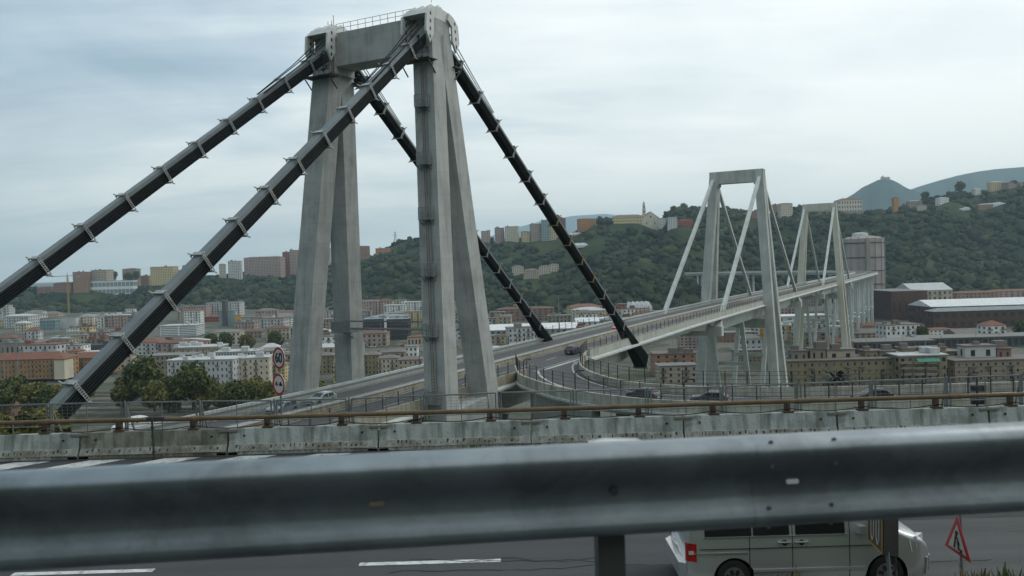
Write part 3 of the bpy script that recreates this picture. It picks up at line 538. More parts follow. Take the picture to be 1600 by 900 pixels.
# gasometer
D=900; c=P(1361.5,372,D=D); R0=31.5/F*D; o=Vector((c.x,D+R0,0)); T=thing('gasometer','tall brownish grey panelled gas holder with banded walls and domed cap','gas holder',o)
GAS=mat('gasometer_panels',(.29,.255,.235),.85,c2=(.36,.33,.305),scale=.05,streak=.5,sc2=(.15,.12,.105),spec=.2)
n=16; H=c.z
cyl=MB(o)
for k in range(n):
    a0,a1=2*math.pi*(k-.5)/n,2*math.pi*(k+.5)/n; f=lambda a,z,r=R0:(o.x+r*math.sin(a),o.y-r*math.cos(a),z)
    cyl.poly([f(a0,0),f(a1,0),f(a1,H),f(a0,H)])
cyl.poly([f(2*math.pi*(k-.5)/n,H) for k in range(n)]); cyl.build('shell',GAS,T)
f=lambda a,z,r:(o.x+r*math.sin(a),o.y-r*math.cos(a),z)
for k in range(n):
    a=2*math.pi*(k-.5)/n; MB(o).beam(f(a,0,R0+.4),f(a,H+1.5,R0+.4),1.3 if k==0 else .7,.8).build('rib',GREYST if k else CONL,T)
for v in (379,402,423,444):
    z=P(1361,v,D=D).z; MB(o).tube([f(2*math.pi*(k-.5)/n,z,R0+.7) for k in range(n+1)],.55,5).build('ring_walkway',DARKST,T)
MB(o).tube([(o.x,o.y,H),(o.x,o.y,H+2.2),(o.x,o.y,H+3.8)],[R0,R0*.7,R0*.18],n).build('roof_dome',GAS,T)
MB(o).tube([(o.x-3,o.y,H+2),(o.x-3,o.y,H+6),(o.x-3,o.y,H+7)],[R0*.4,R0*.38,R0*.2],10).build('roof_lantern',wallmat('palegrey'),T)
MB(o).box((o.x-5,o.y-R0-2,H/2),(4,3,H)).build('stair_tower',wallmat('greytan'),T)
# ---------------------------------------------------------------- the wood on the hillsides
pts=[]
while len(pts)<14000:
    n=20000; u=rng.uniform(-60,1680,n); rb=np.interp(u,RBx,RBy); rr=np.interp(u,RRx,RRy); q=rng.uniform(0,1,n)**.9; r=rb+(rr*1.01-rb)*q
    x=(u-800)/F*r; z=hgt(x,r); R1s=np.where(rng.random(n)<.07,rng.uniform(7,11,n),rng.uniform(2.4,6.8,n)); vt_=hor(u)+(CAMZ-(z+R1s*1.3))/r*F
    for i in range(n):
        if len(pts)>=14000: break
        if any(h[0]<u[i]<h[1] and abs(r[i]-h[2])<25 for h in HOUSES): continue
        if any(h[0]<u[i]<h[1] and r[i]<h[2]+10 and vt_[i]<h[3]-2 for h in HOUSES):
            R1s[i]=rng.uniform(1.6,2.6)
            if hor(u[i])+(CAMZ-(z[i]+R1s[i]*1.2))/r[i]*F<min(h[3]-5 for h in HOUSES if h[0]<u[i]<h[1]): continue
        if z[i]<4 and rng.random()>.4: continue
        R1=R1s[i]; pts.append((x[i],r[i],z[i]+R1*.35,R1))
pts=np.array(pts); o=crowns('wood',pts[::1]); tag(o,'dense green wood covering the hillsides behind the city','wood',kind='stuff')
# ---------------------------------------------------------------- leafy trees
LEAF=mat('tree_leaves',(.085,.105,.045),.8,c2=(.045,.068,.024),scale=.15,spec=.2,rnd=[(0,(.5,.6,.5)),(.4,(.9,.95,.8)),(.75,(1.25,1.2,.9)),(1,(2.0,1.6,.9))])
LEAFY=mat('olive_leaves',(.135,.14,.055),.8,c2=(.065,.075,.025),scale=.15,spec=.2,rnd=[(0,(.5,.55,.5)),(.4,(.9,.9,.8)),(1,(1.7,1.4,.9))])
BARK=mat('bark',(.09,.07,.05),.95,c2=(.05,.04,.03),scale=2)
def tree_proto(seed,R,H,lm,nl=3600,ls=.5):
    r=np.random.default_rng(seed); lob=[]
    for k in range(20):
        a=r.uniform(0,6.28); e=r.uniform(-1,1); d=r.uniform(.25,.75)*R
        lob.append((math.cos(a)*d*math.sqrt(1-min(1,e*e)*.7),math.sin(a)*d*math.sqrt(1-min(1,e*e)*.7),H*.52+e*H*.34,R*r.uniform(.32,.5)))
    L=np.array(lob); k=r.integers(0,len(L),nl); dv=r.normal(size=(nl,3)); dv/=np.linalg.norm(dv,axis=1)[:,None]
    c=L[k,:3]+dv*L[k,3:4]*r.uniform(.7,1.12,(nl,1)); a=r.normal(size=(nl,3)); a/=np.linalg.norm(a,axis=1)[:,None]; b=np.cross(a,dv+r.normal(size=(nl,3))*.3); b/=np.linalg.norm(b,axis=1)[:,None]
    s=ls*r.uniform(.6,1.4,(nl,1)); V=np.stack([c-a*s-b*s*.6,c+a*s-b*s*.6,c+a*s+b*s*.6,c-a*s+b*s*.6],1).reshape(-1,3)
    T=thing('leafy_tree','','tree')
    npmesh('crown',V,np.arange(nl*4).reshape(-1,4),lm,T,kind=None)
    t=MB(); t.tube([(0,0,-1),(0.1,0,H*.25),(.2,.1,H*.5)],[R*.09,R*.065,R*.04],7)
    t.build('trunk',BARK,T)
    g=MB()
    for q in lob[::2]: g.tube([(.15,.05,H*.35),(q[0]*.5,q[1]*.5,(H*.4+q[2])/2),(q[0],q[1],q[2])],[R*.035,R*.025,R*.01],5)
    g.build('limb',BARK,T); return T
TP=[tree_proto(1,6.5,15,LEAF),tree_proto(2,5.5,12,LEAFY),tree_proto(3,7.5,18,LEAF,3200),tree_proto(4,5,10,LEAFY)]
tl=[(-8,640-30,0,'dark green tree at the left frame edge below the barracks'),(22,590,0,'green tree below the barracks roof, second from left'),(52,598,1,'bushy green tree before the barracks wall'),(78,604,0,'round green tree left of the cream gable end'),(100,600,1,'olive tree in front of the cream gable end'),
 (128,590,3,'olive tree touching the left side of the near stay'),(222,562,2,'tall rounded green tree just right of the near stay'),(196,590,1,'olive tree under the near stay'),(240,596,3,'low olive tree before the white apartments'),(262,590,0,'dark green tree at the left corner of white apartments'),
 (300,570,2,'large olive brown tree in front of the white apartments'),(322,590,1,'yellow green tree beside the large olive brown one'),(350,600,3,'small tree right of the large olive brown tree'),(372,596,0,'small dark tree at the foot of cream wing'),(395,590,1,'olive tree left of the speed limit sign'),(416,598,3,'low olive bush tree beside the speed limit sign'),
 (385,530,1,'far green tree below the banded office'),(352,528,0,'far dark tree below the blue grey tower'),(330,530,0,'far dark tree left below the blue grey tower'),(500,597,3,'bush like tree between the left pylon feet'),(505,524,1,'small tree before the blue store'),(430,526,0,'far dark tree below the white banded building'),
 (1440,518,0,'dark tree by the terracotta end house'),(1595,510,0,'dark tree at the right edge behind the white house')]
used=set()
for (u,v,k,lab) in tl:
    D=360 if v>555 else (640 if v>520 else 570)
    if v>=595: D=330
    top=P(u,v+(0 if v>575 else -6) if v>555 else v-8,D=D); H0=[15,12,18,10][k]
    if k not in used: T=TP[k]; used.add(k); T['label']=lab
    else: T=dup(TP[k],(0,0,0),0,lab)
    s=max(.5,min(1.25,(top.z)/H0 if top.z>0 else 1)); base=max(0,top.z-H0*1.1)
    T.location=(top.x,D,base if base<18 else 0); T.rotation_euler=(0,0,random.uniform(0,6)); sc=s if base==0 else 1.1
    T.scale=(sc,sc,sc)
    if v>555: T.scale=(sc*1.0,sc*1.0,sc)
# clump of pines behind the left ridge blocks, ridge line trees
rt=[(178,424,'dark ridge tree just right of the tan stepped block'),(200,428,'dark tree cluster above the teal glass school'),(212,424,'dark ridge tree at the right end of the school'),(276,424,'dark tree right of the yellow ridge block'),(1053,322,'round umbrella pine left on the hill by the second pylon'),(1068,320,'umbrella pine beside the round one by the second pylon'),(936,345,'dark tree on the knoll left of the convent'),(945,348,'second dark tree on the knoll left of the convent'),(1445,300,'dark ridge tree on the right hill below the mountain'),(1500,286,'tall cypress like tree left of the hilltop villa'),(1585,282,'dark tree right of the hilltop villa'),(648,378,'dark ridge tree left of the near pylon leg'),(630,380,'dark ridge tree beside the lattice mast')]
for i,(u,v,lab) in enumerate(rt):
    D=RD(u)*.975; q=P(u,v,D=D); T=dup(TP[i%2*2],(q.x,D,q.z-15*1.3),i,lab); T.scale=(1.35,1.35,1.3)
# ---------------------------------------------------------------- rail yard
RAIL=mat('rail_steel',(.16,.13,.11),.5,metal=.5); BAL=mat('track_ballast',(.13,.115,.10),.95,c2=(.09,.08,.07),scale=.8,bump=.4)
def track(v,u0,u1,lab,dv=0):
    a=P(u0,v,Z=0); b=P(u1,v+dv,Z=0); T=thing('railway_track',lab,'railway track',((a.x+b.x)/2,(a.y+b.y)/2,0),group='railway tracks in the yard')
    o=T.location; MB(o).beam(a+Vector((0,0,.15)),b+Vector((0,0,.15)),3.4,.3).build('ballast_bed',BAL,T)
    d=(b-a).normalized(); nn=Vector((-d.y,d.x,0))
    for s in(-.75,.75): MB(o).beam(a+nn*s+Vector((0,0,.42)),b+nn*s+Vector((0,0,.42)),.12,.2).build('rail',RAIL,T)
    sl_=MB(o); L=(b-a).length
    for k in range(int(L/1.2)): p=a+d*(k*1.2); sl_.beam(p-nn*1.3+Vector((0,0,.33)),p+nn*1.3+Vector((0,0,.33)),.25,.08)
    sl_.build('sleeper',CONL,T,kind='stuff')
for k,(v,dv) in enumerate(((616,-4),(622,-5),(629,-5),(637,-6),(645,-7),(654,-8),(664,-9))):
    track(v,-120,470-k*20,('railway track farthest from the bridge at the tree line','second railway track from the tree line','third railway track from the tree line','middle railway track of the yard at left','third nearest railway track of the yard','second nearest railway track of the yard','nearest railway track behind the mesh fence')[k],dv)
# overhead masts in the yard
for k,(u,vb,vt,lab) in enumerate([(30,640,530,'tall grey lattice mast by the tracks at far left'),(333,600,560,'thin dark mast by the right end of the tracks'),(8,620,520,'thin mast with cables at the left frame edge')]):
    q=P(u,vb,Z=0); zt=P(u,vt,D=q.y).z; T=thing('rail_mast',lab,'mast',q); MB(q).tube([q,(q.x,q.y,zt)],[.28,.14],6).build('pole',GREYST,T); MB(q).beam((q.x-4,q.y,zt-2),(q.x+4,q.y,zt-2),.15,.2).build('cross_arm',GREYST,T)
# crane, lattice pylon, masts on the hills
YC=mat('crane_yellow',(.30,.25,.08),.6)
D=1350; b0=P(108,496,D=D); zt=P(108,432,D=D).z; o=Vector((b0.x,D,0)); T=thing('tower_crane','yellow tower crane with level jib against the left ridge','crane',o)
mm=MB(o)
for sx in(-.9,.9):
    for sy in(-.9,.9): mm.beam((b0.x+sx,D+sy,0),(b0.x+sx,D+sy,zt),.42,.42)
for k in range(int(zt/3)): mm.beam((b0.x-.9,D-.9,k*3),(b0.x+.9,D-.9,k*3+3),.25,.25); mm.beam((b0.x+.9,D+.9,k*3),(b0.x-.9,D+.9,k*3+3),.25,.25)
mm.build('mast',YC,T); MB(o).beam((b0.x-34,D,zt+.6),(b0.x+44,D,zt+1.5),.8,1.0).build('jib',GREYST,T); MB(o).beam((b0.x,D,zt),(b0.x,D,zt+6),1.2,1.2,.4,.4).build('apex',GREYST,T); MB(o).box((b0.x+18,D,zt-.6),(6,1.6,2)).build('counterweight',CONL,T)
D=RD(618); b0=P(618,384,D=D); zt=P(618,362,D=D).z; o=Vector((b0.x,D,b0.z-6)); T=thing('lattice_mast','grey lattice power mast standing on the centre left ridge','pylon mast',o); mm=MB(o)
for s in(-1,1):
    for y in (-1,1): mm.beam((b0.x+s*4,D+y*4,b0.z-6),(b0.x+s*.4,D+y*.4,zt),.45,.45)
for k in range(8):
    a=k/8; z0=lerp(b0.z-6,zt,a); z1=lerp(b0.z-6,zt,a+.125); w0=lerp(4,.4,a); w1=lerp(4,.4,a+.125); mm.beam((b0.x-w0,D-w0,z0),(b0.x+w1,D-w1,z1),.3,.3); mm.beam((b0.x+w0,D-w0,z0),(b0.x-w1,D-w1,z1),.3,.3)
mm.build('lattice',GREYST,T); aa=MB(o)
for k,(z,wd) in enumerate(((.72,6),(.84,5),(.95,3.5))): zz=lerp(b0.z,zt,z); aa.beam((b0.x-wd,D,zz),(b0.x+wd,D,zz),.4,.4)
aa.build('cross_arm',GREYST,T)
for u,vb,vt,D,lab in [(874,520,459,330,'tall light mast with flat head rising behind the deck'),(1315,300,287,5190,'')]:
    if not lab: continue
    q=P(u,vb,D=D); z1=P(u,vt,D=D).z; o=Vector((q.x,D,0)); T=thing('light_mast',lab,'light mast',o); MB(o).tube([(q.x,D,0),(q.x,D,z1)],[.35,.2],6).build('pole',GREYST,T); MB(o).box((q.x,D,z1),(2.4,1.2,.7)).build('lamp_head',DARKST,T)
D=5200; q=P(1383,279,D=D); o=Vector((q.x,D,q.z-14)); T=thing('hilltop_sanctuary','tiny walled sanctuary on top of the blue hill','sanctuary',o); MB(o).box((q.x,D,q.z-2),(50,20,22)).build('wall',wallmat('dusk'),T); MB(o).box((q.x-16,D,q.z+8),(8,8,20)).build('tower',wallmat('dusk'),T)
q=P(1600,455,Z=None,D=900)
# ---------------------------------------------------------------- the viaduct
def zd(s): return float(np.interp(s,[-200,0,110,200,900],[-2.1,-2.0,-.8,-.5,-.5]))
PATH=[]
for s in np.arange(-84,701,4): PATH.append((float(s),0.0,0.0))
ang=0.0; s,n=700.0,0.0
for k in range(47):
    ang+=math.radians(1.75); s+=8*math.cos(ang); n+=8*math.sin(ang); PATH.append((s,n,ang))
def pth(s0=None,s1=None,nn=0.0,dz=0):
    out=[]
    for s,n,a in PATH:
        if (s0 is None or s>=s0-1e-6) and (s1 is None or s<=s1+1e-6):
            sv=Vector((-math.sin(a),math.cos(a),0)); out.append((Vector((s,n,zd(s)+dz))+sv*nn,sv))
    return out
VD=thing('viaduct_deck','long concrete motorway deck running through all three pylons','bridge deck',S(0,0,-45),BROT); VO=(0,0,-45)
PYS=(0,203,411)
def gdep(s):
    d=min(abs(s-p) for p in PYS)
    if s>500: return 2.6
    if d<58: return 4.4
    if d<86: return lerp(4.4,1.9,(d-58)/28)
    return 2.4
pp=pth()
MB(VO).sweep(pp,[(9.4,-.02),(9.4,-.55),(-9.4,-.55),(-9.4,-.02)]).build('deck_slab',CONP,VD)
MB(VO).sweep(pp,lambda j:[(6.8,-.56),(6.0,-.56-gdep(pp[j][0].x)),(-6.0,-.56-gdep(pp[j][0].x)),(-6.8,-.56)]).build('box_girder',CONP,VD)
MB(VO).sweep(pp,[(8.9,0),(-8.9,0)],closed=False).build('asphalt',ASPH,VD)
for nn in (-8.3,-.8,.8,8.3): MB(VO).sweep(pp,[(nn+.08,.004),(nn-.08,.004)],closed=False).build('edge_line',PAINT,VD)
dl=MB(VO)
for nn in (-4.5,4.5):
    for s in range(-80,300,9):
        z=zd(s)+.004; dl.poly([(s,nn-.07,z),(s+4,nn-.07,zd(s+4)+.004),(s+4,nn+.07,zd(s+4)+.004),(s,nn+.07,z)])
dl.build('lane_dashes',PAINT,VD,kind='stuff')
s1=inv(P(808,573,Z=44.2))[0]; s2=inv(P(917,546,Z=44.6))[0]
WALLP=[(.18,0),(.18,1.0),(-.18,1.0),(-.18,-.5)]
def parap(s0,s1,nn,m,name='parapet',h=1.0,lip=True):
    q=pth(s0,s1,nn); sg=1 if nn>0 else -1
    MB(VO).sweep(q,[(-.18,0.01),(-.18,h),(.18,h),(.18,-.7 if sg>0 else 0.01)] if sg>0 else [(.18,0.01),(.18,h),(-.18,h),(-.18,-.7)]).build(name,m,VD)
parap(None,s1,-9.3,PARA); parap(s2,None,-9.3,DPAR); MB(VO).sweep(pth(s2,420,-9.3,1.005),[(.2,0),(.2,.14),(-.2,.14),(-.2,0)]).build('parapet_coping',PARA,VD); parap(None,None,9.3,CONP)
for sa,sb in((None,s1),(s2,None)):
    q=pth(sa,sb,-9.7); MB(VO).sweep(q,[(.3,-.3),(.3,-1.0),(-.35,-.85),(-.35,-.55)]).build('fascia_ledge',CONP,VD)
# median: low concrete barrier with double rail
MB(VO).sweep(pth(None,None,0,.005),[(.32,0),(.12,.75),(-.12,.75),(-.32,0)]).build('median_barrier',PARA,VD)
for k in(-1,1): MB(VO).sweep(pth(None,420,k*.28,.78),[(.05,0),(.05,.28),(-.05,.28),(-.05,0)]).build('median_rail',WHSTEEL if k<0 else GREYST,VD)
for k in(-1,1): MB(VO).sweep(pth(None,420,8.6 if k>0 else 8.75,.5),[(.04,0),(.04,.3),(-.04,.3),(-.04,0)]).build('guard_rail',GREYST,VD) if k>0 else None
pm=MB(); pm.beam((0,0,.9),(0,0,2.6),.09,.09); PM=pm.mesh('fence_post',DARKST)
for s in np.arange(-58,205,2.9):
    if s1-1<s<s2+1: continue
    obj('fence_post',PM,VD,loc=(float(s),-9.3,45+zd(s)))
ps=MB(VO)
for s in np.arange(205,420,2.9): ps.beam((float(s),-9.3,zd(s)+.9),(float(s),-9.3,zd(s)+2.6),.1,.1)
ps.build('fence_post',DARKST,VD,kind='stuff')
for s in np.arange(20,190,3.3): obj('fence_post',PM,VD,loc=(float(s),9.3,45+zd(s)+(0.3 if s>60 else 0)))
wr=MB(VO)
for z in(1.5,2.0,2.55): 
    for sa,sb,nn in((-58,s1-1,-9.3),(s2+1,300,-9.3),(20,190,9.3)):
        q=pth(sa,sb,nn); wr.tube([p+Vector((0,0,z)) for p,_ in q[::2]],.018,4)
wr.build('fence_wire',DARKST,VD,kind='stuff')
# orange marker drums by the gore
for k,(u,v) in enumerate(((811,573),(804,578))):
    q=P(u,v+8,Z=43.2)
# ---------------------------------------------------------------- pylons
WT,TS,LG=7.54,3.41,4.74
PROF={}
def lpt(sg,side,z): k=(45-z)/45; return Vector((sg*(.62+(LG-.62)*k),side*(WT+TS*k*(.9 if z>0 else .9)),z))
def pylon(s0,label,m,near=False):
    T=thing('bridge_pylon',label,'bridge pylon',S(s0,0,-45),BROT); o=VO
    zb=-44 if not near else -44
    for sg in(-1,1):
        for side in(-1,1):
            a=lpt(sg,side,zb); b=lpt(sg,side,44.9)
            mb=MB(o); q=lambda c,w,h:[(c.x-w/2,c.y-h/2,c.z),(c.x+w/2,c.y-h/2,c.z),(c.x+w/2,c.y+h/2,c.z),(c.x-w/2,c.y+h/2,c.z)]
            mb.hexa(q(a,2.9,2.95),q(b,2.6,2.85)); L=mb.build('leg',m,T)
            g=MB(o)   # raised edge rib on each outer face
            for e in(-1,1):
                g.hexa([(a.x+e*1.2-.2,a.y+side*1.46,a.z),(a.x+e*1.2+.2,a.y+side*1.46,a.z),(a.x+e*1.2+.2,a.y+side*1.60,a.z),(a.x+e*1.2-.2,a.y+side*1.60,a.z)],[(b.x+e*1.05-.2,b.y+side*1.41,36),(b.x+e*1.05+.2,b.y+side*1.41,36),(b.x+e*1.05+.2,b.y+side*1.56,36),(b.x+e*1.05-.2,b.y+side*1.56,36)])
            if not near: g.build('edge_rib',CONP,L)
    for side in(-1,1):
        MB(o).box((0,side*WT,42.35),(4.0,3.15,5.1)).build('frame_head',m,T)
        # wall joining the two legs below the deck
        z0=-.9+zd(s0); z1=-7
        if near and side<0: MB(o).hexa([(-lpt(1,side,z1).x,lpt(1,side,z1).y-1.3,z1-20),(lpt(1,side,z1).x,lpt(1,side,z1).y-1.3,z1-20),(lpt(1,side,z1).x,lpt(1,side,z1).y+1.3,z1-20),(-lpt(1,side,z1).x,lpt(1,side,z1).y+1.3,z1-20)],[(-lpt(1,side,z0).x,lpt(1,side,z0).y-1.3,z0),(lpt(1,side,z0).x,lpt(1,side,z0).y-1.3,z0+.8),(lpt(1,side,z0).x,lpt(1,side,z0).y+1.3,z0+.8),(-lpt(1,side,z0).x,lpt(1,side,z0).y+1.3,z0)]).build('leg_tie_wall',m,T)
    MB(o).hexa([(-1.75,-WT+1.5,40.7),(1.75,-WT+1.5,40.7),(1.75,WT-1.5,40.7),(-1.75,WT-1.5,40.7)],[(-1.75,-WT+1.5,44.95),(1.75,-WT+1.5,44.95),(1.75,WT-1.5,44.95),(-1.75,WT-1.5,44.95)]).build('cross_beam',m,T)
    zz=-5.2
    MB(o).box((0,0,-7.6),(3.0,2*(WT+TS),3.0)).build('deck_cross_beam',m,T)
    MB(o).box((0,0,-43.5),(26,30,3)).build('footing',m,T)
    # inclined trestle piers under the deck
    for sg in(-1,1):
        for nn in(-5,5):
            MB(o).beam((sg*6,nn,-42),(sg*21,nn,zd(s0)-4.9),1.1,1.6,1.0,1.3,up=(0,1,0)).build('inclined_pier',CONP if not near else m,T)
        MB(o).beam((sg*14,-5,-20),(sg*14,5,-20),.9,1.2).build('pier_brace',m,T)
    return T
def stay(T,A,Bp,label=None,w=1.05,h=1.0,m=CONP,anchor=True,cls='stay'):
    A,Bp=Vector(A),Vector(Bp); mb=MB(VO); mb.beam(A,Bp,w,h)
    S_=mb.build('stay',m,T,label=label)
    if anchor:
        d=(A-Bp).normalized(); a=MB(VO); a.beam(Bp-d*.5,Bp+d*4.5,2.2,2.4,w,h); a.build('stay_socket',m,S_)
    return S_
P10=pylon(203,'second concrete pylon with pale slender stays in the middle distance',CONM)
P9=pylon(411,'third and farthest concrete pylon near the gas holder',CONC)
for T,s0 in((P10,203),(P9,411)):
    for side in(-1,1):
        for sg in(-1,1):
            L=68 if side<0 else (63 if sg<0 else 66); L+= 2 if (side<0 and sg>0) else 0
            stay(T,(sg*1.4,side*(WT+.3),42.5),(sg*L,side*(8.9),zd(s0)-3.6),m=CONP)
    for sg in(-1,1): MB(VO).box((sg*68,0,zd(s0)-4.2),(2.4,20.5,2.6)).build('anchor_cross_beam',CONP,T)
# paint on the heads: pale splash where the stays enter
for T in(P10,P9):
    for side in(-1,1): MB(VO).box((-1.9,side*(WT+.2),43),(.9,2.0,3.2)).build('stay_saddle',CONP,T)
P11=pylon(0,'nearest concrete pylon with white steel saddles and thick dark retrofitted stays',CON,near=True)
def retro_stay(T,A,Bp,label,nc,ym=None):
    A,Bp=Vector(A),Vector(Bp); mb=MB(VO); _,_,d,r,u=mb.frame(A,Bp); L=(Bp-A).length
    A2=A+d*2.2
    mb.beam(A2+u*.52,Bp+u*.52,.94,.36); S_=mb.build('stay',STAYTOP,T,label=label)
    Cm=A+d*(L*.8); MB(VO).beam(A2-u*.22,Cm-u*.22,.86,1.12).build('side_sheath',STAYDK,S_)
    MB(VO).beam(Cm-u*.225,Bp-u*.62,.88,1.14,1.5 if not ym else 2.2,1.9 if not ym else 2.8).build('flared_sheath',STAYDK,S_)
    for sd_ in(-1,1):
        for k in range(7): MB(VO).tube([Cm+r*sd_*.46+u*(.2-k*.16),Bp+r*sd_*(.8 if not ym else 1.15)+u*(.3-k*(.27 if not ym else .4))],.09,6,False).build('cable',CABLE,S_)
    for sd_ in(-1,1):
        for k in range(5):
            off=r*sd_*.50+u*(.22-k*.22); MB(VO).tube([A+d*.3+off,Bp+off],.085,6,False).build('cable',CABLE,S_)
        for k in range(2):   # loose strands fanning to the saddle
            off=r*sd_*(.45+.2*k); MB(VO).tube([A-d*.5+off+u*(1.3+.5*k),A+d*6+off*1.2+u*(1.0+.1*k),A+d*14+off+u*.8],.06,5,False).build('cable',CABLE,S_)
    cm=MB(); z=Vector
    for i in range(nc):
        c=A+d*(4.5+(L-7.0)*i/(nc-1)); q=MB(VO)
        top=c+u*.86; bot=c-u*.96
        q.beam(top-r*.76,top+r*.76,.15,.1,up=u); q.beam(bot-r*.76,bot+r*.76,.15,.1,up=u)
        q.beam(top-r*.62-d*.2,top+r*.62-d*.2,.34,.05,up=u)
        for sd_ in(-1,1):
            for e in(-.13,.13): q.beam(top+r*sd_*.68+d*e,bot+r*sd_*.68+d*e,.055,.055)
            for k in range(9): p=lerp(top,bot,(k+.5)/9)+r*sd_*.68; q.beam(p-d*.16,p+d*.16,.09,.07,up=u)
            q.beam(top+r*sd_*.68,top+r*sd_*.98+u*.2,.08,.1,up=d)
            q.beam(bot+r*sd_*.68,bot+r*sd_*.95-u*.18,.08,.1,up=d)
        q.build('collar',YCOL if (ym and ym[0]<=i<=ym[1]) else COLLAR,S_)
    if ym:
        q=MB(VO); c=Bp+u*-.5-d*.1
        for a1,b1 in ((-1.5,1.5),):
            for vv in(-1.7,1.5): q.beam(c+r*a1+u*vv,c+r*b1+u*vv,.25,.2,up=u)
            for sd_ in(-1,1):
                for e in(-.3,.3): q.beam(c+r*sd_*1.4-u*1.7+d*e,c+r*sd_*1.4+u*1.5+d*e,.1,.1)
                for k in range(10): p=c+r*sd_*1.4+u*(-1.6+.33*k); q.beam(p-d*.3,p+d*.3,.14,.12,up=u)
        q.build('end_collar',COLLAR,S_)
    return S_
retro_stay(P11,(-1.8,-WT-.2,42.6),(-63,-8.1,-4.8),'thick dark stay coming down towards the lower left foreground',15)
retro_stay(P11,(1.8,-WT-.2,42.6),(73,-8.9,-5.2),'dark stay falling to the right past the deck edge',15,(6,9))
retro_stay(P11,(-1.8,WT-.3,42.6),(-70,8.6,-4.6),'dark stay running off the left side of the view',15)
retro_stay(P11,(1.8,WT-.3,42.6),(68,9.2,-2.0),'dark stay on the far side of the deck',15)
# saddles
for side in(-1,1):
    for pl,(off) in enumerate((1.75,-1.75)):
        nn=side*WT+(-off if side>0 else -off)   # off>0 : camera side plate
        nn=side*WT-off
        for sg in(-1,1):
            pts_=[(sg*1.5,45.75),(sg*2.5,45.45),(sg*3.55,44.6),(sg*3.75,42.5),(sg*3.0,41.2),(sg*2.15,42.5),(sg*2.1,44.2),(sg*1.2,44.9)]
            pl_=MB(VO).prism([(x,nn-.14,z) for x,z in pts_],(0,.28,0)).build('saddle_plate',WHSTEEL,P11)
            for k in range(4):
                x,z=sg*lerp(2.75,2.98,k/3),44.75-k*.93; hx=[(x+.17*math.cos(a),nn-.155,z+.27*math.sin(a)) for a in [i*math.pi/3 for i in range(6)]]
                MB(VO).prism(hx,(0,.31,0)).build('plate_opening',SIGNK,pl_)
    arch=[(-3.4,44.7),(-2.7,45.5),(-1.8,45.95),(-.9,45.85),(0,46.25),(.9,45.85),(1.8,45.95),(2.7,45.5),(3.4,44.7),(2.1,44.6),(-2.1,44.6)]
    MB(VO).prism([(x,side*WT-1.6,z) for x,z in arch],(0,3.2,0)).build('saddle_cover',WHSTEEL,P11)
    for k in(-1.15,0,1.15): MB(VO).prism([(x*.9,side*WT+k-.12,z+.25) for x,z in arch[:9]]+[(0,side*WT+k-.12,45.2)],(0,.24,0)).build('saddle_rib',WHSTEEL,P11)
    # work platform below the head
    wp=MB(VO); zp=39.3
    for sg in(-1,1):
        wp.box((sg*3.0,side*WT,zp),(1.9,4.4,.12))
        for n_ in np.linspace(-2.2,2.2,6): wp.beam((sg*3.9,side*WT+n_,zp),(sg*3.9,side*WT+n_,zp+1.1),.05,.05)
        for z in(.6,1.1): wp.beam((sg*3.9,side*WT-2.2,zp+z),(sg*3.9,side*WT+2.2,zp+z),.05,.05)
        for n_ in(-2,2): wp.beam((sg*2.2,side*WT+n_,zp-1.6),(sg*3.9,side*WT+n_,zp),.12,.12)
        for k in range(14): 
            a=Vector((sg*random.uniform(2.1,3.2),side*WT+random.uniform(-1.4,1.4),random.uniform(39.8,43))); wp.beam(a,a+Vector((sg*random.uniform(-.3,.7),random.uniform(-.5,.5),random.uniform(-.6,.6))),.12,.12)
    wp.build('work_platform',DARKST,P11,kind='stuff',label='dark steel work platform with pipes below the saddle')
rl=MB(VO)
for s_ in(-1.6,1.6):
    for n_ in np.linspace(-WT+1.7,WT-1.7,11): rl.beam((s_,n_,44.95),(s_,n_,46.15),.05,.05)
    for z in(45.55,46.12): rl.beam((s_,-WT+1.7,z),(s_,WT-1.7,z),.05,.05)
rl.build('top_handrail',GREYST,P11)
# antennas
MB(VO).tube([(0,-WT-.3,47),(0,-WT-.3,48.4)],.04,4).build('antenna',GREYST,P11); MB(VO).tube([(-1.5,WT-1.2,45),(-1.5,WT-1.2,47.4)],.05,4).build('antenna',RLAD,P11)
def ladder(a,b,m,side=Vector((0,1,0)),w=.16):
    l=MB(VO); a,b=Vector(a),Vector(b); L=(b-a).length
    for s in(-1,1): l.beam(a+side*w*s,b+side*w*s,.05,.05)
    for k in range(int(L/.35)): p=lerp(a,b,k*.35/L); l.beam(p-side*w,p+side*w,.03,.03)
    return l
ladder((-2.2,WT-1.15,39),(-2.2,WT-1.15,46.5),RLAD,w=.3).build('ladder',RLAD,P11,label='rusty red ladder on the left frame head')
a,b=lpt(-1,-1,-1.2),lpt(-1,-1,38.5); ladder(a+Vector((-1.6,.1,0)),b+Vector((-1.45,.1,0)),RLAD).build('ladder',RLAD,P11,label='long rusty ladder down the near leg')
MB(VO).tube([a+Vector((-1.5,-.35,0)),b+Vector((-1.4,-.35,0))],.05,5).build('conduit',GREYST,P11)
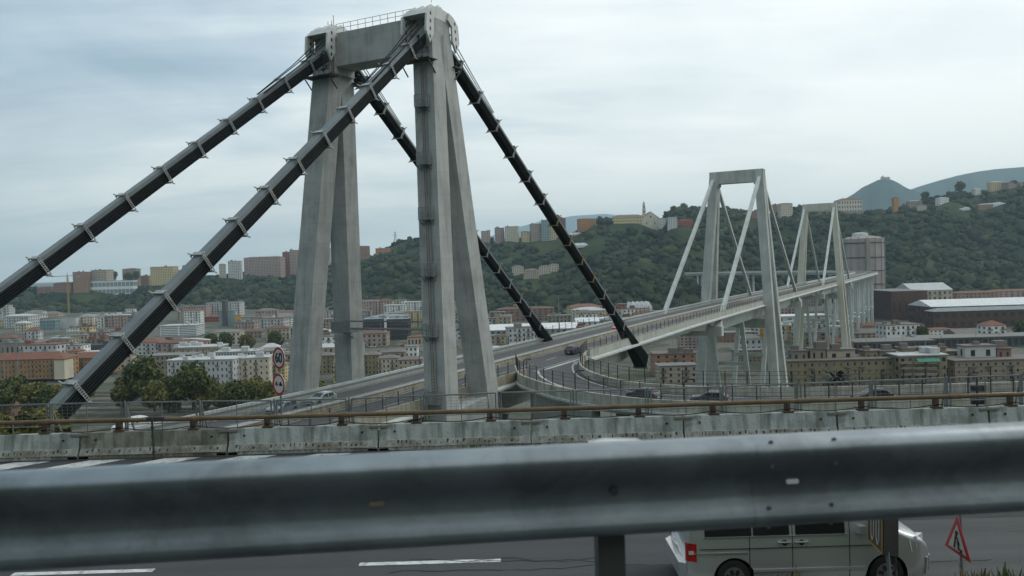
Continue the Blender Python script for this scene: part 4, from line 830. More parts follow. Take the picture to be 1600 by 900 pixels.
for zc in(34.2,27.2,20.6,13.9,6.8,-1.0):
    c=lpt(-1,-1,zc)+Vector((-1.45,.0,0)); q=MB(VO); fl=c.z-.6
    q.box((c.x-.4,c.y,fl),(.8,1.7,.1)); 
    for s in(0,-.8):
        for n_ in(-.85,0,.85): q.beam((c.x+s,c.y+n_,fl),(c.x+s,c.y+n_,fl+1.45),.05,.05)
    for z in(.75,1.45): 
        q.beam((c.x-.8,c.y-.85,fl+z),(c.x-.8,c.y+.85,fl+z),.05,.05)
        for n_ in(-.85,.85): q.beam((c.x-.8,c.y+n_,fl+z),(c.x,c.y+n_,fl+z),.05,.05)
    q.beam((c.x,c.y-.8,fl-.6),(c.x-.75,c.y-.8,fl),.07,.07); q.beam((c.x,c.y+.8,fl-.6),(c.x-.75,c.y+.8,fl),.07,.07)
    p_=q.build('service_platform',GREYST,P11); k_=MB(VO)
    for n_ in np.arange(-.8,.81,.16): k_.beam((c.x-.8,c.y+n_,fl+.1),(c.x-.8,c.y+n_,fl+1.4),.02,.02)
    k_.build('cage_mesh',GREYST,p_,kind='stuff')
# inspection walkway crossing between the frames above the deck
g=MB(VO); zc=6.3; xa=2.0
for z in(0,1.05): g.beam((xa,-9.3,zc+z),(xa,9.5,zc+z),.14,.2)
for z in(0,): g.beam((xa+1.1,-9.3,zc+z),(xa+1.1,9.5,zc+z),.14,.2)
for n_ in np.linspace(-9,9,4): g.beam((xa,n_,zc),(xa,n_,zc+1.05),.05,.05)
g.build('inspection_walkway',GREYST,P11)
g=MB(VO); g.box((xa-.2,8.3,zc-.3),(3.2,3.2,.14)); g.box((xa-1.8,8.3,zc+.45),(.06,3.2,1.3)); g.beam((xa+2,9,zc-1.4),(xa-1.5,8,zc-.35),.16,.16); g.build('walkway_landing',GREYST,P11)
# ---------------------------------------------------------------- V-shaped piers beyond the third pylon and simple piers nearer
for k,s in enumerate((478,524,570,616,662,700)):
    T=thing('viaduct_pier',f'paired V shaped concrete pier {("just past the third pylon","second past the third pylon","third past the third pylon","fourth past the third pylon","fifth past the third pylon","last before the deck bends left")[k]}','bridge pier',S(s,0,-45),BROT,'V shaped piers of the viaduct')
    for nn in(-5,5):
        for sg in(-1,1): MB(VO).beam((sg*2.5,nn,-45),(sg*10,nn,zd(s)-3.2),1.4,1.8,1.2,1.2,up=(0,1,0)).build('leg',CONP,T)
    MB(VO).box((0,0,-30),(10,11.5,.9)).build('brace',CONP,T)
for k,(i) in enumerate(range(205,len(PATH),9)):
    s,n,a=PATH[i]; T=thing('viaduct_pier','slim concrete pier under the far bend of the deck','bridge pier',S(s,n,-45),BROT+a,'slim piers under the far bend')
    for nn in(-5,5): MB(VO).box((0,nn,-24+zd(s)/2+.8),(1.6,2,42)).build('leg',CONP,T)
# ---------------------------------------------------------------- slip road
ZR=-1.75
def rs(L,n):
    L=[Vector(p) for p in L]; d=[0]
    for a,b in zip(L,L[1:]): d.append(d[-1]+(b-a).length)
    t=np.linspace(0,d[-1],n); return [Vector([float(np.interp(x,d,[p[i] for p in L])) for i in range(3)]) for x in t]
def smooth(L,it=2):
    for _ in range(it):
        o=[L[0]]
        for a,b in zip(L,L[1:]): o+= [a*.75+b*.25,a*.25+b*.75]
        o.append(L[-1]); L=o
    return L
ZT=DK+ZR+1.05
OUT=smooth([P(u,v,Z=ZT) for u,v in [(806,570),(808,578),(812,585),(826,590),(846,597),(873,604),(910,611),(958,618),(1010,623),(1060,626),(1146,627),(1251,625),(1400,620),(1600,612),(1800,604)]])
INN=smooth([P(u,v,Z=ZT) for u,v in [(917,547),(908,556),(906,565),(909,572),(921,580),(940,586),(958,591),(987,597),(1057,602),(1113,604),(1246,605),(1400,602),(1600,596),(1800,588)]])
OUT,INN=rs(OUT,90),rs(INN,90)
def sides(L,flip=1):
    o=[]
    for j,p in enumerate(L):
        d=(L[min(j+1,len(L)-1)]-L[max(j-1,0)]); d.z=0; d.normalize(); o.append((Vector((p.x,p.y,0)),Vector((d.y,-d.x,0))*flip))   # right of travel
    return o
oc=S(10,-25,-45); SR=thing('slip_road','curved elevated slip road with stained parapets joining the deck from the right','slip road',oc); o=oc
so_,si_=sides(OUT),sides(INN)
zr=DK+ZR
MB(o).sweep([(Vector((p.x,p.y,zr)),v) for p,v in so_],[(-.18,.01),(-.18,1.05),(.18,1.05),(.18,-.25)]).build('parapet',CONP and mat('slip_parapet_concrete',(.48,.49,.44),.9,c2=(.38,.38,.32),scale=.5,streak=.65,sc2=(.17,.13,.08),bump=.2,dirt=(.2,.19,.14),dirtamt=.5),SR,label='outer parapet with rust runs')
MB(o).sweep([(Vector((p.x,p.y,zr)),v) for p,v in si_],[(.18,.01),(.18,1.05),(-.18,1.05),(-.18,-.45)]).build('parapet',MATS['slip_parapet_concrete'],SR,label='inner parapet')
rd=MB(o); 
for j in range(89): rd.poly([(OUT[j].x,OUT[j].y,zr+.02),(OUT[j+1].x,OUT[j+1].y,zr+.02),(INN[j+1].x,INN[j+1].y,zr+.02),(INN[j].x,INN[j].y,zr+.02)])
rd.build('asphalt',ASPH,SR)
sl2=MB(o)
for j in range(89): sl2.hexa([(q.x,q.y,zr-.95) for q in(OUT[j],OUT[j+1],INN[j+1],INN[j])],[(q.x,q.y,zr) for q in(OUT[j],OUT[j+1],INN[j+1],INN[j])])
sl2.build('deck_slab',CONL,SR)
MB(o).sweep([(Vector((p.x,p.y,zr)),v) for p,v in so_],[(.0,-.25),(.42,-.3),(.42,-.55),(.0,-.95)]).build('parapet_ledge',CONP,SR)
def pick(n,f): return INN[n]*f+OUT[n]*(1-f)
for n_ in(14,22,34,46,60,74):
    a,b=pick(n_,.12),pick(n_,.9); MB(o).beam(Vector((a.x,a.y,(zr-1)/2)),Vector((b.x,b.y,(zr-1)/2)),1.6,zr-1,up=(0,0,1)).build('pier_wall',CONL,SR)
a,b=pick(16,.05),pick(30,.05); MB(o).beam(Vector((a.x,a.y,zr-6)),Vector((b.x,b.y,zr-6)),1.2,10).build('pier_wall',CONL,SR)
def line(pxs,Z,wd,name,m,parent,dz=.026):
    L=smooth([P(u,v,Z=Z) for u,v in pxs]); q=sides(L); MB(parent.location).sweep([(Vector((p.x,p.y,Z+dz)),v) for p,v in q],[(wd/2,0),(-wd/2,0)],closed=False).build(name,m,parent)
line([(905,546),(892,549),(866,558),(848,570),(840,580),(844,588),(860,598),(890,608),(930,617),(1000,628),(1080,636),(1200,640),(1400,636)],zr,.3,'edge_line',PAINT,SR)
line([(905,559),(896,568),(894,576),(898,584),(911,593),(949,606),(1000,614),(1080,620),(1200,622),(1400,618)],zr,.25,'edge_line',PAINT,SR)
ht=MB(o)
for (a,b_,c_,d_) in [((873,553),(862,556),(846,566),(852,566)),((861,558),(850,560),(836,569),(845,569)),((846,562),(836,564),(827,572),(836,573)),((905,561),(897,564),(895,571),(902,570))]:
    ht.poly([P(*q,Z=zr+.03) for q in(a,b_,c_,d_)])
ht.build('hatch_marking',PALEPNT,SR)
pm=MB(); pm.beam((0,0,0),(0,0,1.85),.1,.1); PM2=pm.mesh('fence_post',DARKST)
pm=MB(); pm.beam((0,0,0),(0,0,1.9),.12,.12); pm.tube([(0,0,1.85),(.1,0,2.15),(.45,0,2.3),(.75,0,2.28)],.07,6); pm.box((.85,0,2.26),(.5,.22,.14)); PM3=pm.mesh('lamp_post',DARKST)
def along(L,step):
    out=[];acc=0;nx=.5
    for a,b in zip(L,L[1:]):
        l=(b-a).length
        while acc+l>=nx: out.append(a+(b-a)*((nx-acc)/l)); nx+=step
        acc+=l
    return out
for k,p in enumerate(along(OUT,2.5)): obj('lamp_bracket_post' if k%6==5 else 'fence_post',PM3 if k%6==5 else PM2,SR,loc=(p.x-o.x,p.y-o.y,zr+1.04-o.z))
for k,p in enumerate(along(INN,2.5)): obj('fence_post',PM2,SR,loc=(p.x-o.x,p.y-o.y,zr+1.04-o.z))
wr=MB(o)
for L in(OUT,INN):
    for z in(1.4,1.9,2.4,2.85): wr.tube([Vector((p.x,p.y,zr+z)) for p in L[::2]],.02,4)
    ap=along(L,.42)
    for p in ap: wr.tube([(p.x,p.y,zr+1.05),(p.x,p.y,zr+2.85)],.008,3,False)
wr.build('fence_wire',DARKST,SR,kind='stuff')
# ---------------------------------------------------------------- lower carriageway in the foreground
ZL=52.85; ZB=53.05; zroad=lambda y: ZL+(ZB-ZL)*(y-14.9)/12.7
r=MB(); r.poly([(-160,14.9,ZL),(160,14.9,ZL),(160,29.5,zroad(29.5)),(-160,29.5,zroad(29.5))]); r.build('road',ASPN,kind='structure')
r=MB(); r.box((0,22,ZL-1.35),(320,15.4,2.5)); r.build('road_viaduct_slab',CONL,kind='structure')
r=MB()
for k in range(-14,14): x=P(672,886,D=17.35).x+k*7.35; r.poly([(x-1.5,17.28,zroad(17.28)+.006),(x+1.5,17.28,zroad(17.28)+.006),(x+1.5,17.46,zroad(17.46)+.006),(x-1.5,17.46,zroad(17.46)+.006)])
r.build('lane_marking',PAINT,kind='structure')
PATCH=mat('asphalt_repair_patch',(.030,.032,.034),.8,c2=(.024,.026,.027),scale=1.5,bump=.4,bscale=50)
r=MB()
for x,y,w_,d_ in((-13.5,18.8,3.4,.9),(-2.5,20.2,2.2,1.3),(6.0,18.9,1.4,2.0),(10.8,19.6,4.2,.8),(-7.5,16.4,2.6,.7),(2.6,16.5,1.8,.8)): r.poly([(x-w_/2,y-d_/2,zroad(y-d_/2)+.005),(x+w_/2,y-d_/2,zroad(y-d_/2)+.005),(x+w_/2,y+d_/2,zroad(y+d_/2)+.005),(x-w_/2,y+d_/2,zroad(y+d_/2)+.005)])
r.build('road_repair_patches',PATCH,kind='structure')
r=MB(); cr_=random.Random(5)
for k in range(14):
    x,y=cr_.uniform(-14,14),cr_.uniform(16.2,20.5); 
    for j in range(14):
        x2,y2=x+cr_.uniform(.15,.4),y+cr_.uniform(-.12,.12); w_=cr_.uniform(.008,.02); r.poly([(x,y-w_,zroad(y)+.009),(x2,y2-w_,zroad(y2)+.009),(x2,y2+w_,zroad(y2)+.009),(x,y+w_,zroad(y)+.009)]); x,y=x2,y2
r.build('road_cracks',mat('tar_filled_crack',(.015,.016,.017),.6),kind='structure')
YBAR=28.0
r=MB()
for k in range(-16,14):
    x=P(-20,722,D=26.9).x+k*2.52; r.poly([(x-.8,26.2,zroad(26.2)+.006),(x+.45,26.2,zroad(26.2)+.006),(x+1.75,27.45,zroad(27.45)+.006),(x+.55,27.45,zroad(27.45)+.006)])
r.build('hatch_marking',PAINT,kind='structure')
r=MB(); r.poly([(-160,27.62,ZB+.012),(160,27.62,ZB+.012),(160,27.45,ZB+.006),(-160,27.45,ZB+.006)]); r.build('gutter_dirt',mat('gutter_dirt',(.035,.035,.028),.95,c2=(.06,.055,.04),scale=1.2),kind='structure')
# new-jersey barrier modules
BT=CAMZ-5.2
prof=[(.0,0),(.0,.10),(-.02,.12),(.13,.34),(.2,BT-ZB),(.40,BT-ZB),(.46,.34),(.62,.1),(.62,0)]
def bary(x): return 27.62-.012*(x-0)*.0
def barmod(x0,x1,label,m,first=False):
    T=thing('jersey_barrier',label,'concrete barrier',((x0+x1)/2,27.9,ZB),group='jersey barrier modules along the lower carriageway'); o=T.location
    g=.035; mb=MB(o); n=len(prof); a=[(x0+g,27.62+p,ZB+.004+q) for p,q in prof]; mb.prism(a,(x1-x0-2*g,0,0)); mb.build('body',m,T)
    fb=MB(o); sy=lambda h: 27.60+max(0,h-.12)/.22*.15
    fb.hexa([(x0+.06,sy(.13)-.008,ZB+.13),(x1-.06,sy(.13)-.008,ZB+.13),(x1-.06,sy(.13)+.03,ZB+.13),(x0+.06,sy(.13)+.03,ZB+.13)],[(x0+.06,sy(.33)-.008,ZB+.33),(x1-.06,sy(.33)-.008,ZB+.33),(x1-.06,sy(.33)+.03,ZB+.33),(x0+.06,sy(.33)+.03,ZB+.33)]); fb.build('foot_band',mat('pale_foot_concrete',(.36,.38,.35),.9,c2=(.2,.2,.17),scale=2.5,streak=.6,sc2=(.10,.09,.07),dirt=(.13,.11,.08),dirtamt=.7),T)
    st_=MB(o); rr_=random.Random(int(x0*7)); x=x0+.25
    while x<x1-.25:   # drainage teeth and formwork marks at the foot
        wd=rr_.uniform(.025,.06); hh=rr_.uniform(.24,.335); yy=sy(hh)-.014; y0=sy(.12)-.014; st_.prism([(x,y0,ZB+.1),(x+wd,y0,ZB+.1),(x+wd+rr_.uniform(-.02,.05),yy,ZB+hh),(x+rr_.uniform(-.01,.04),yy,ZB+hh)],(0,.03,0)); x+=rr_.choice((.13,.17,.2,.24,.34))
    st_.build('foot_slot',mat('foot_slot_dirt',(.055,.05,.042),.95),T,kind='stuff')
    SPL=mat('stained_plate',(.2,.19,.16),.8); MB(o).box((x0+.0,27.81,BT-.06),(.62,.1,.07)).build('joint_plate',SPL,T); MB(o).box((x0,27.7,ZB+.04),(.7,.16,.09)).build('joint_foot_plate',SPL,T)
    bh=MB(o)
    for xx in(x0+.55,x1-.55): bh.tube([(xx,27.79,ZB+.62),(xx,27.74,ZB+.62)],.035,8)
    bh.build('lifting_hole',SIGNK,T)
    return T
xs=[P(u,690,D=27.8).x for u in(-112,125,357,592,830,1068,1308,1545,1785)]
labs=['pale concrete barrier module cut by the left frame edge','dark lichen stained barrier module behind the thin black pole','grey green barrier module below the speed limit signs','barrier module directly below the near pylon, left one','barrier module directly below the near pylon, right one','barrier module right of centre under the curved slip road','barrier module second from the right frame edge','barrier module cut by the right frame edge']
for k in range(8): barmod(xs[k],xs[k+1],labs[k],BARD if k==1 else BARR)
for d in range(1,4):
    w_=5.1; barmod(xs[0]-w_*d,xs[0]-w_*(d-1),'concrete barrier module continuing the row beyond the view',BARR); barmod(xs[-1]+w_*(d-1),xs[-1]+w_*d,'concrete barrier module continuing the row beyond the view',BARR)
# weeds at the barrier foot
WEED=mat('weed_leaves',(.10,.13,.035),.8,c2=(.07,.09,.03),scale=3); DRY=mat('dry_weeds',(.17,.13,.065),.9,c2=(.10,.10,.04),scale=4,rnd=[(0,(.5,.5,.5)),(1,(1.5,1.3,1))])
def weed(name,label,c,W,H,Dp,n,m,ls=.05,group=None):
    V=[];r=rng; c=Vector(c)
    for i in range(n):
        b=Vector((r.uniform(-W/2,W/2),r.uniform(-Dp/2,Dp/2),0)); h=H*r.uniform(.4,1)*(1-.6*abs(b.x)/(W/2+.01)); tip=b+Vector((r.uniform(-.2,.2),r.uniform(-.15,.15),h)); w_=Vector((ls*r.uniform(.5,1.2),r.uniform(-ls,ls),0)); md=(b+tip)/2+Vector((r.uniform(-.05,.05),0,0))
        V+= [b-w_*.4,b+w_*.4,md+w_,md-w_, md-w_,md+w_,tip+w_*.2,tip-w_*.2]
    T=thing(name,label,'weed' if m is not DRY else 'dry plants',c,group=group); npmesh('leaves',[tuple(v) for v in V],np.arange(len(V)).reshape(-1,4),m,T); 
    s=MB(); 
    for i in range(4): s.tube([(0,0,-.05),(random.uniform(-W*.3,W*.3),0,H*.6)],.01,4)
    s.build('stem',BARK,T); return T
weed('weed_clump','small green weed at the barrier foot below the near pylon',P(741,706,D=27.5),.9,.3,.25,90,WEED,.04)
weed('weed_clump','small dry weed at the barrier foot near a joint',P(1010,706,D=27.5),.5,.2,.2,50,DRY,.03)
# rusty pipe rail
def zpipe(x): return CAMZ-4.72
T=thing('pipe_rail','long rusty brown pipe rail on short posts above the concrete barrier','pipe rail',(0,27.95,BT)); o=T.location
up=[(-140,668),(0,661),(400,652),(800,641),(1200,628),(1600,616),(1760,611)]
pp2=[P(u,v,D=27.95) for u,v in up]; pz=lambda x: float(np.interp(x,[q.x for q in pp2],[q.z for q in pp2])); 
MB(o).tube([Vector((x,27.95,pz(x))) for x in np.linspace(pp2[0].x,pp2[-1].x,30)],.075,10,True).build('pipe',RUST,T,smooth=True)
px_=[u for u in range(-45,1800,116)]; joints=[P(u,640,D=27.95).x for u in range(70,1700,237)]
for x in joints: MB(o).tube([(x-.2,27.95,pz(x-.2)),(x+.2,27.95,pz(x+.2))],.09,10).build('pipe_sleeve',RUST,T)
posts=[P(u,650,D=27.95).x for u in px_]
for x in posts:
    q=MB(o); q.box((x,27.95,(BT+pz(x))/2),(.12,.14,pz(x)-BT)); q.box((x,27.93,BT+.03),(.34,.24,.06)); q.box((x-.1,27.93,BT+.2),(.05,.1,.35)); q.build('post',mat('dark_rusty_post',(.065,.05,.035),.8,c2=(.10,.07,.04),scale=6),T)
cb=MB(o)
for a,b in zip(posts,posts[1:]): cb.tube([(lerp(a,b,t_),27.86,BT+.16-.13*4*t_*(1-t_)) for t_ in np.linspace(0,1,9)],.018,5)
cb.build('cable',SIGNK,T)
# mesh fence panels behind the pipe
FT=[(-140,640),(0,633),(250,628),(500,625),(800,613),(1050,607),(1240,600),(1600,586),(1760,580)]
ftp=[P(u,v,D=29.2) for u,v in FT]; fz=lambda x: float(np.interp(x,[q.x for q in ftp],[q.z for q in ftp]))
T=thing('mesh_fence','light steel mesh fence of framed panels behind the rusty pipe rail','fence',(0,29.2,BT)); o=T.location
MESH=mat('fence_mesh_wire',(.22,.24,.24),.6,metal=.3)
fxs=[P(u,630,D=29.2).x for u in range(-40,1800,117)]
for i,(a,b) in enumerate(zip(fxs,fxs[1:])):
    q=MB(o); zb=BT-.9; za,zb2=fz(a),fz(b)
    g_=.10
    for x,z in((a+g_,za),(b-g_,zb2)): q.beam((x,29.2,zb),(x,29.2,z),.05,.05)
    q.beam((a+g_,29.2,za),(b-g_,29.2,zb2),.05,.05); q.beam(((a+b)/2,29.2,zb),((a+b)/2,29.2,(za+zb2)/2),.03,.03); q.beam((a+g_,29.2,BT+.02),(b-g_,29.2,BT+.02),.03,.03)
    fr_=q.build('panel_frame',GREYST,T)
    w_=MB(o)
    for k in range(1,14): x=lerp(a+g_,b-g_,k/14); w_.beam((x,29.2,BT),(x,29.2,lerp(za,zb2,k/14)),.006,.006)
    for k in range(1,7): w_.beam((a+g_,29.2,lerp(BT,za,k/7)),(b-g_,29.2,lerp(BT,zb2,k/7)),.006,.006)
    w_.build('mesh_wire',MESH,fr_,kind='stuff')
    p_=MB(o); p_.beam((a,29.25,BT-1.1),(a,29.25,za+.05),.055,.055); p_.beam((a,29.3,za-.1),(a+.12,30.1,BT-1),.05,.05); p_.build('post',GREYST,T)
# thin black pole with clamps before the barrier
q=P(241,722,D=27.3); q.z=ZL; zt=P(239,653,D=27.3).z; T=thing('black_pole','thin black pole with clamps standing before the stained barrier','pole',q)
MB(q).tube([(q.x,q.y,ZL),(q.x-.02,q.y,zt)],.035,8).build('shaft',DARKST,T); c_=MB(q)
for k in(.12,.28,.45,.62,.8,.97): c_.tube([(q.x-.02*k,q.y,lerp(ZL,zt,k)-.03),(q.x-.02*k,q.y,lerp(ZL,zt,k)+.03)],.06,8)
c_.build('clamp',DARKST,T); MB(q).beam((q.x-.2,q.y,zt-.02),(q.x+.35,q.y+.1,zt-.05),.06,.1).build('top_bracket',DARKST,T)
# ---------------------------------------------------------------- signs
def disc(mb,c,ax,nrm,r,th,n=32,r0=0):
    c,ax,nrm=Vector(c),Vector(ax).normalized(),Vector(nrm).normalized(); up=Vector((0,0,1))
    pr=[c+ax*r*math.cos(2*math.pi*k/n)+up*r*math.sin(2*math.pi*k/n) for k in range(n)]
    if not r0: mb.prism(pr,nrm*th); return
    for k in range(n):
        a,b=2*math.pi*k/n,2*math.pi*(k+1)/n; f=lambda A,R:c+ax*R*math.cos(A)+up*R*math.sin(A)
        mb.hexa([f(a,r0),f(a,r),f(b,r),f(b,r0)],[f(a,r0)+nrm*th,f(a,r)+nrm*th,f(b,r)+nrm*th,f(b,r0)+nrm*th])
def text(body,size,m,parent,mat4,name='digits',xs=1):
    cu=bpy.data.curves.new(name,'FONT'); cu.body=body; cu.size=size; cu.align_x='CENTER'; cu.align_y='CENTER'; cu.extrude=.004; cu.offset=size*.02
    to=bpy.data.objects.new('tmp',cu); COL.objects.link(to); bpy.context.view_layer.update()
    me=bpy.data.meshes.new_from_object(to.evaluated_get(bpy.context.evaluated_depsgraph_get())); bpy.data.objects.remove(to); me.transform(mat4@Matrix.Diagonal((xs,1,1,1))); me.materials.clear(); me.materials.append(m); me.name=name
    return obj(name,me,parent)
DS=30.6; c1=P(435.5,559.5,D=DS); c2=P(435.5,600.5,D=DS); rad=17.3/F*DS
T=thing('speed_limit_sign','round 60 speed limit sign above a second red ringed sign on one pole','road sign',(c1.x,DS+.12,ZL-.5)); o=T.location; sa=math.radians(-43); ax=Vector((math.cos(sa),math.sin(sa),0)); nf=Vector((ax.y,-ax.x,0))
if nf.y>0: nf=-nf
for k,c in enumerate((c1,c2)):
    pl=MB(o); disc(pl,c,ax,-nf,rad,.02,36); pl=pl.build('sign_plate',SIGNW,T,label='speed limit face' if k==0 else 'no overtaking face')
    rg=MB(o); disc(rg,c+nf*.006,ax,-nf,rad,.006,36,rad*.78); rg.build('red_ring',SIGNR,pl)
    if k==0:
        M=Matrix.Translation(c-o+nf*.012)@Matrix(((ax.x,0,nf.x,0),(ax.y,0,nf.y,0),(0,1,0,0),(0,0,0,1))); text('60',rad*1.25,SIGNK,pl,M,xs=.95)
    else:
        for j,mm_ in((-1,SIGNR),(1,SIGNK)):
            cc=c+nf*.012+ax*j*rad*.34; U=Vector((0,0,1)); w_=rad*.24; MB(o).prism([cc-ax*w_-U*.05,cc+ax*w_-U*.05,cc+ax*w_+U*.03,cc+ax*w_*.55+U*.03,cc+ax*w_*.4+U*.1,cc-ax*w_*.5+U*.1,cc-ax*w_*.7+U*.03,cc-ax*w_+U*.03],-nf*.005).build('car_symbol',mm_,pl)
MB(o).tube([(c1.x,DS+.1,ZL-.5),(c1.x,DS+.1,c1.z+rad*.6)],.04,8).build('pole',GREYST,T); MB(o).beam((c1.x-.25,DS+.9,ZL-.3),(c1.x,DS+.12,c2.z-rad),.05,.05).build('strut',GREYST,T)
# temporary boards beside the van
def at(u,v,D): return P(u,v,D=D)
D=14.6; gx=P(1388,893,D=D); T=thing('work_zone_board','folding work zone board, brown yellow face with white arrows and black back','work sign',(gx.x,D,ZL-.1)); o=T.location
def panel(u0,u1,tops,bots,D0,D1,m,name,th=.02,label=None):
    q=[P(u0,tops[0],D=D0),P(u1,tops[1],D=D1),P(u1,bots[1],D=D1),P(u0,bots[0],D=D0)]; n_=(q[1]-q[0]).cross(q[3]-q[0]).normalized(); 
    return MB(o).prism(q,n_*th).build(name,m,T,label=label),q,n_
pa,q,n_=panel(1357,1380,(772,770),(845,868),14.9,14.35,SIGNY,'front_board',label='brown yellow face with white arrow outlines')
if n_.y>0: n_=-n_
def onq(a,b,e=.012): return q[0]+(q[1]-q[0])*a+(q[3]-q[0])*b+((q[2]-q[1])-(q[3]-q[0]))*a*b+n_*e
for a0 in(.22,.58):
    for s_,e_ in(((a0,.15),(a0,.8)),((a0+.18,.15),(a0+.18,.8)),((a0,.8),(a0+.09,.9)),((a0+.09,.9),(a0+.18,.8)),((a0,.15),(a0+.18,.15))):
        MB(o).beam(onq(*s_),onq(*e_),.012,.012).build('arrow_outline',SIGNW,pa)
for e_ in(((0.02,.02),(.02,.98)),((.02,.98),(.98,.98)),((.98,.02),(.98,.98))): MB(o).beam(onq(*e_[0]),onq(*e_[1]),.02,.015).build('border',mat('ochre_border',(.42,.26,.10),.6),pa)
panel(1381,1404,(770,772),(866,871),14.33,14.7,BLACKP,'back_board',label='black rear board')
MB(o).tube([P(1379,800,D=14.45),P(1391,905,D=14.5)],.035,8).build('leg',GREYST,T)
MB(o).tube([P(1398,800,D=14.72),P(1399,908,D=14.9)],.02,8).build('leg',DARKST,T)
q=[P(1476,852,D=15.3),P(1517,880,D=14.6)]; mid=(q[0]+q[1])/2; L=(q[1]-q[0]).length; apex=mid+Vector((0,0,L*.98)); T=thing('warning_triangle','red bordered triangular road works warning sign leaning on its pole','warning sign',(mid.x,mid.y,ZL-.1)); o=T.location
axs=(q[1]-q[0]).normalized(); nf=axs.cross(Vector((0,0,1))).normalized()
if nf.y>0: nf=-nf
tri=lambda k,e:[mid.lerp(q[0],k)*1+Vector((0,0,L*.287*(1-k)))+nf*e,mid.lerp(q[1],k)+Vector((0,0,L*.287*(1-k)))+nf*e,(mid+Vector((0,0,L*.287))).lerp(apex,k)+nf*e]
pl=MB(o).prism(tri(1,0),-nf*.015).build('sign_plate',SIGNR,T); MB(o).prism(tri(.68,.008),-nf*.006).build('white_field',mat('pale_sign_field',(.5,.45,.40),.6,c2=(.42,.38,.33)),pl)
cen=mid+Vector((0,0,L*.287))
for a,b_,w_ in(((-.10,-.16),(-.03,.22),.05),((.08,-.16),(.03,.05),.05),((-.03,.22),(.02,.30),.09),((-.03,.2),(.1,-.02),.035),((.12,-.16),(.2,-.14),.07)):
    MB(o).beam(cen+axs*a[0]*L+Vector((0,0,a[1]*L))+nf*.012,cen+axs*b_[0]*L+Vector((0,0,b_[1]*L))+nf*.012,w_*L*1.2,.006,up=nf).build('worker_symbol',SIGNK,pl)
MB(o).tube([P(1500,800,D=15.05),P(1503,900,D=15.05)],.03,8).build('pole',GREYST,T)
# verge plants
for k,(u,v,D,wd,h,n_,m_,lab) in enumerate([(1240,909,14.4,1.3,.8,260,DRY,'dry brown plants on the verge in front of the van side'),(1205,911,14.3,.9,.74,160,DRY,'small dry tuft left of the plants before the van'),(1478,908,14.2,1.0,.72,200,DRY,'low yellowish plants on the verge left of the triangle pole'),(1530,906,14.3,1.1,.8,240,DRY,'dry plants at the verge right under the warning triangle'),(1580,902,14.3,1.2,.82,260,WEED,'green brown plants on the verge at the right frame edge'),(1555,906,14.0,.8,.76,160,WEED,'small green plants between the verge clumps at right')]):
    q=P(u,v,D=D); q.z=ZL-.02; weed('verge_plants',lab,q,wd,h,.5,n_*2,m_,.03)
for k,(x,y,h) in enumerate(((-20.2,32,2.6),(-19.0,33,2.1))):
    T=dup(TP[3],(x,y,BT-h*1.0+.25),k,('leafy shrub behind the fence at lower left by the stay foot','smaller leafy shrub right of it behind the fence')[k]); T.scale=(h/11,)*3; T['category']='shrub'
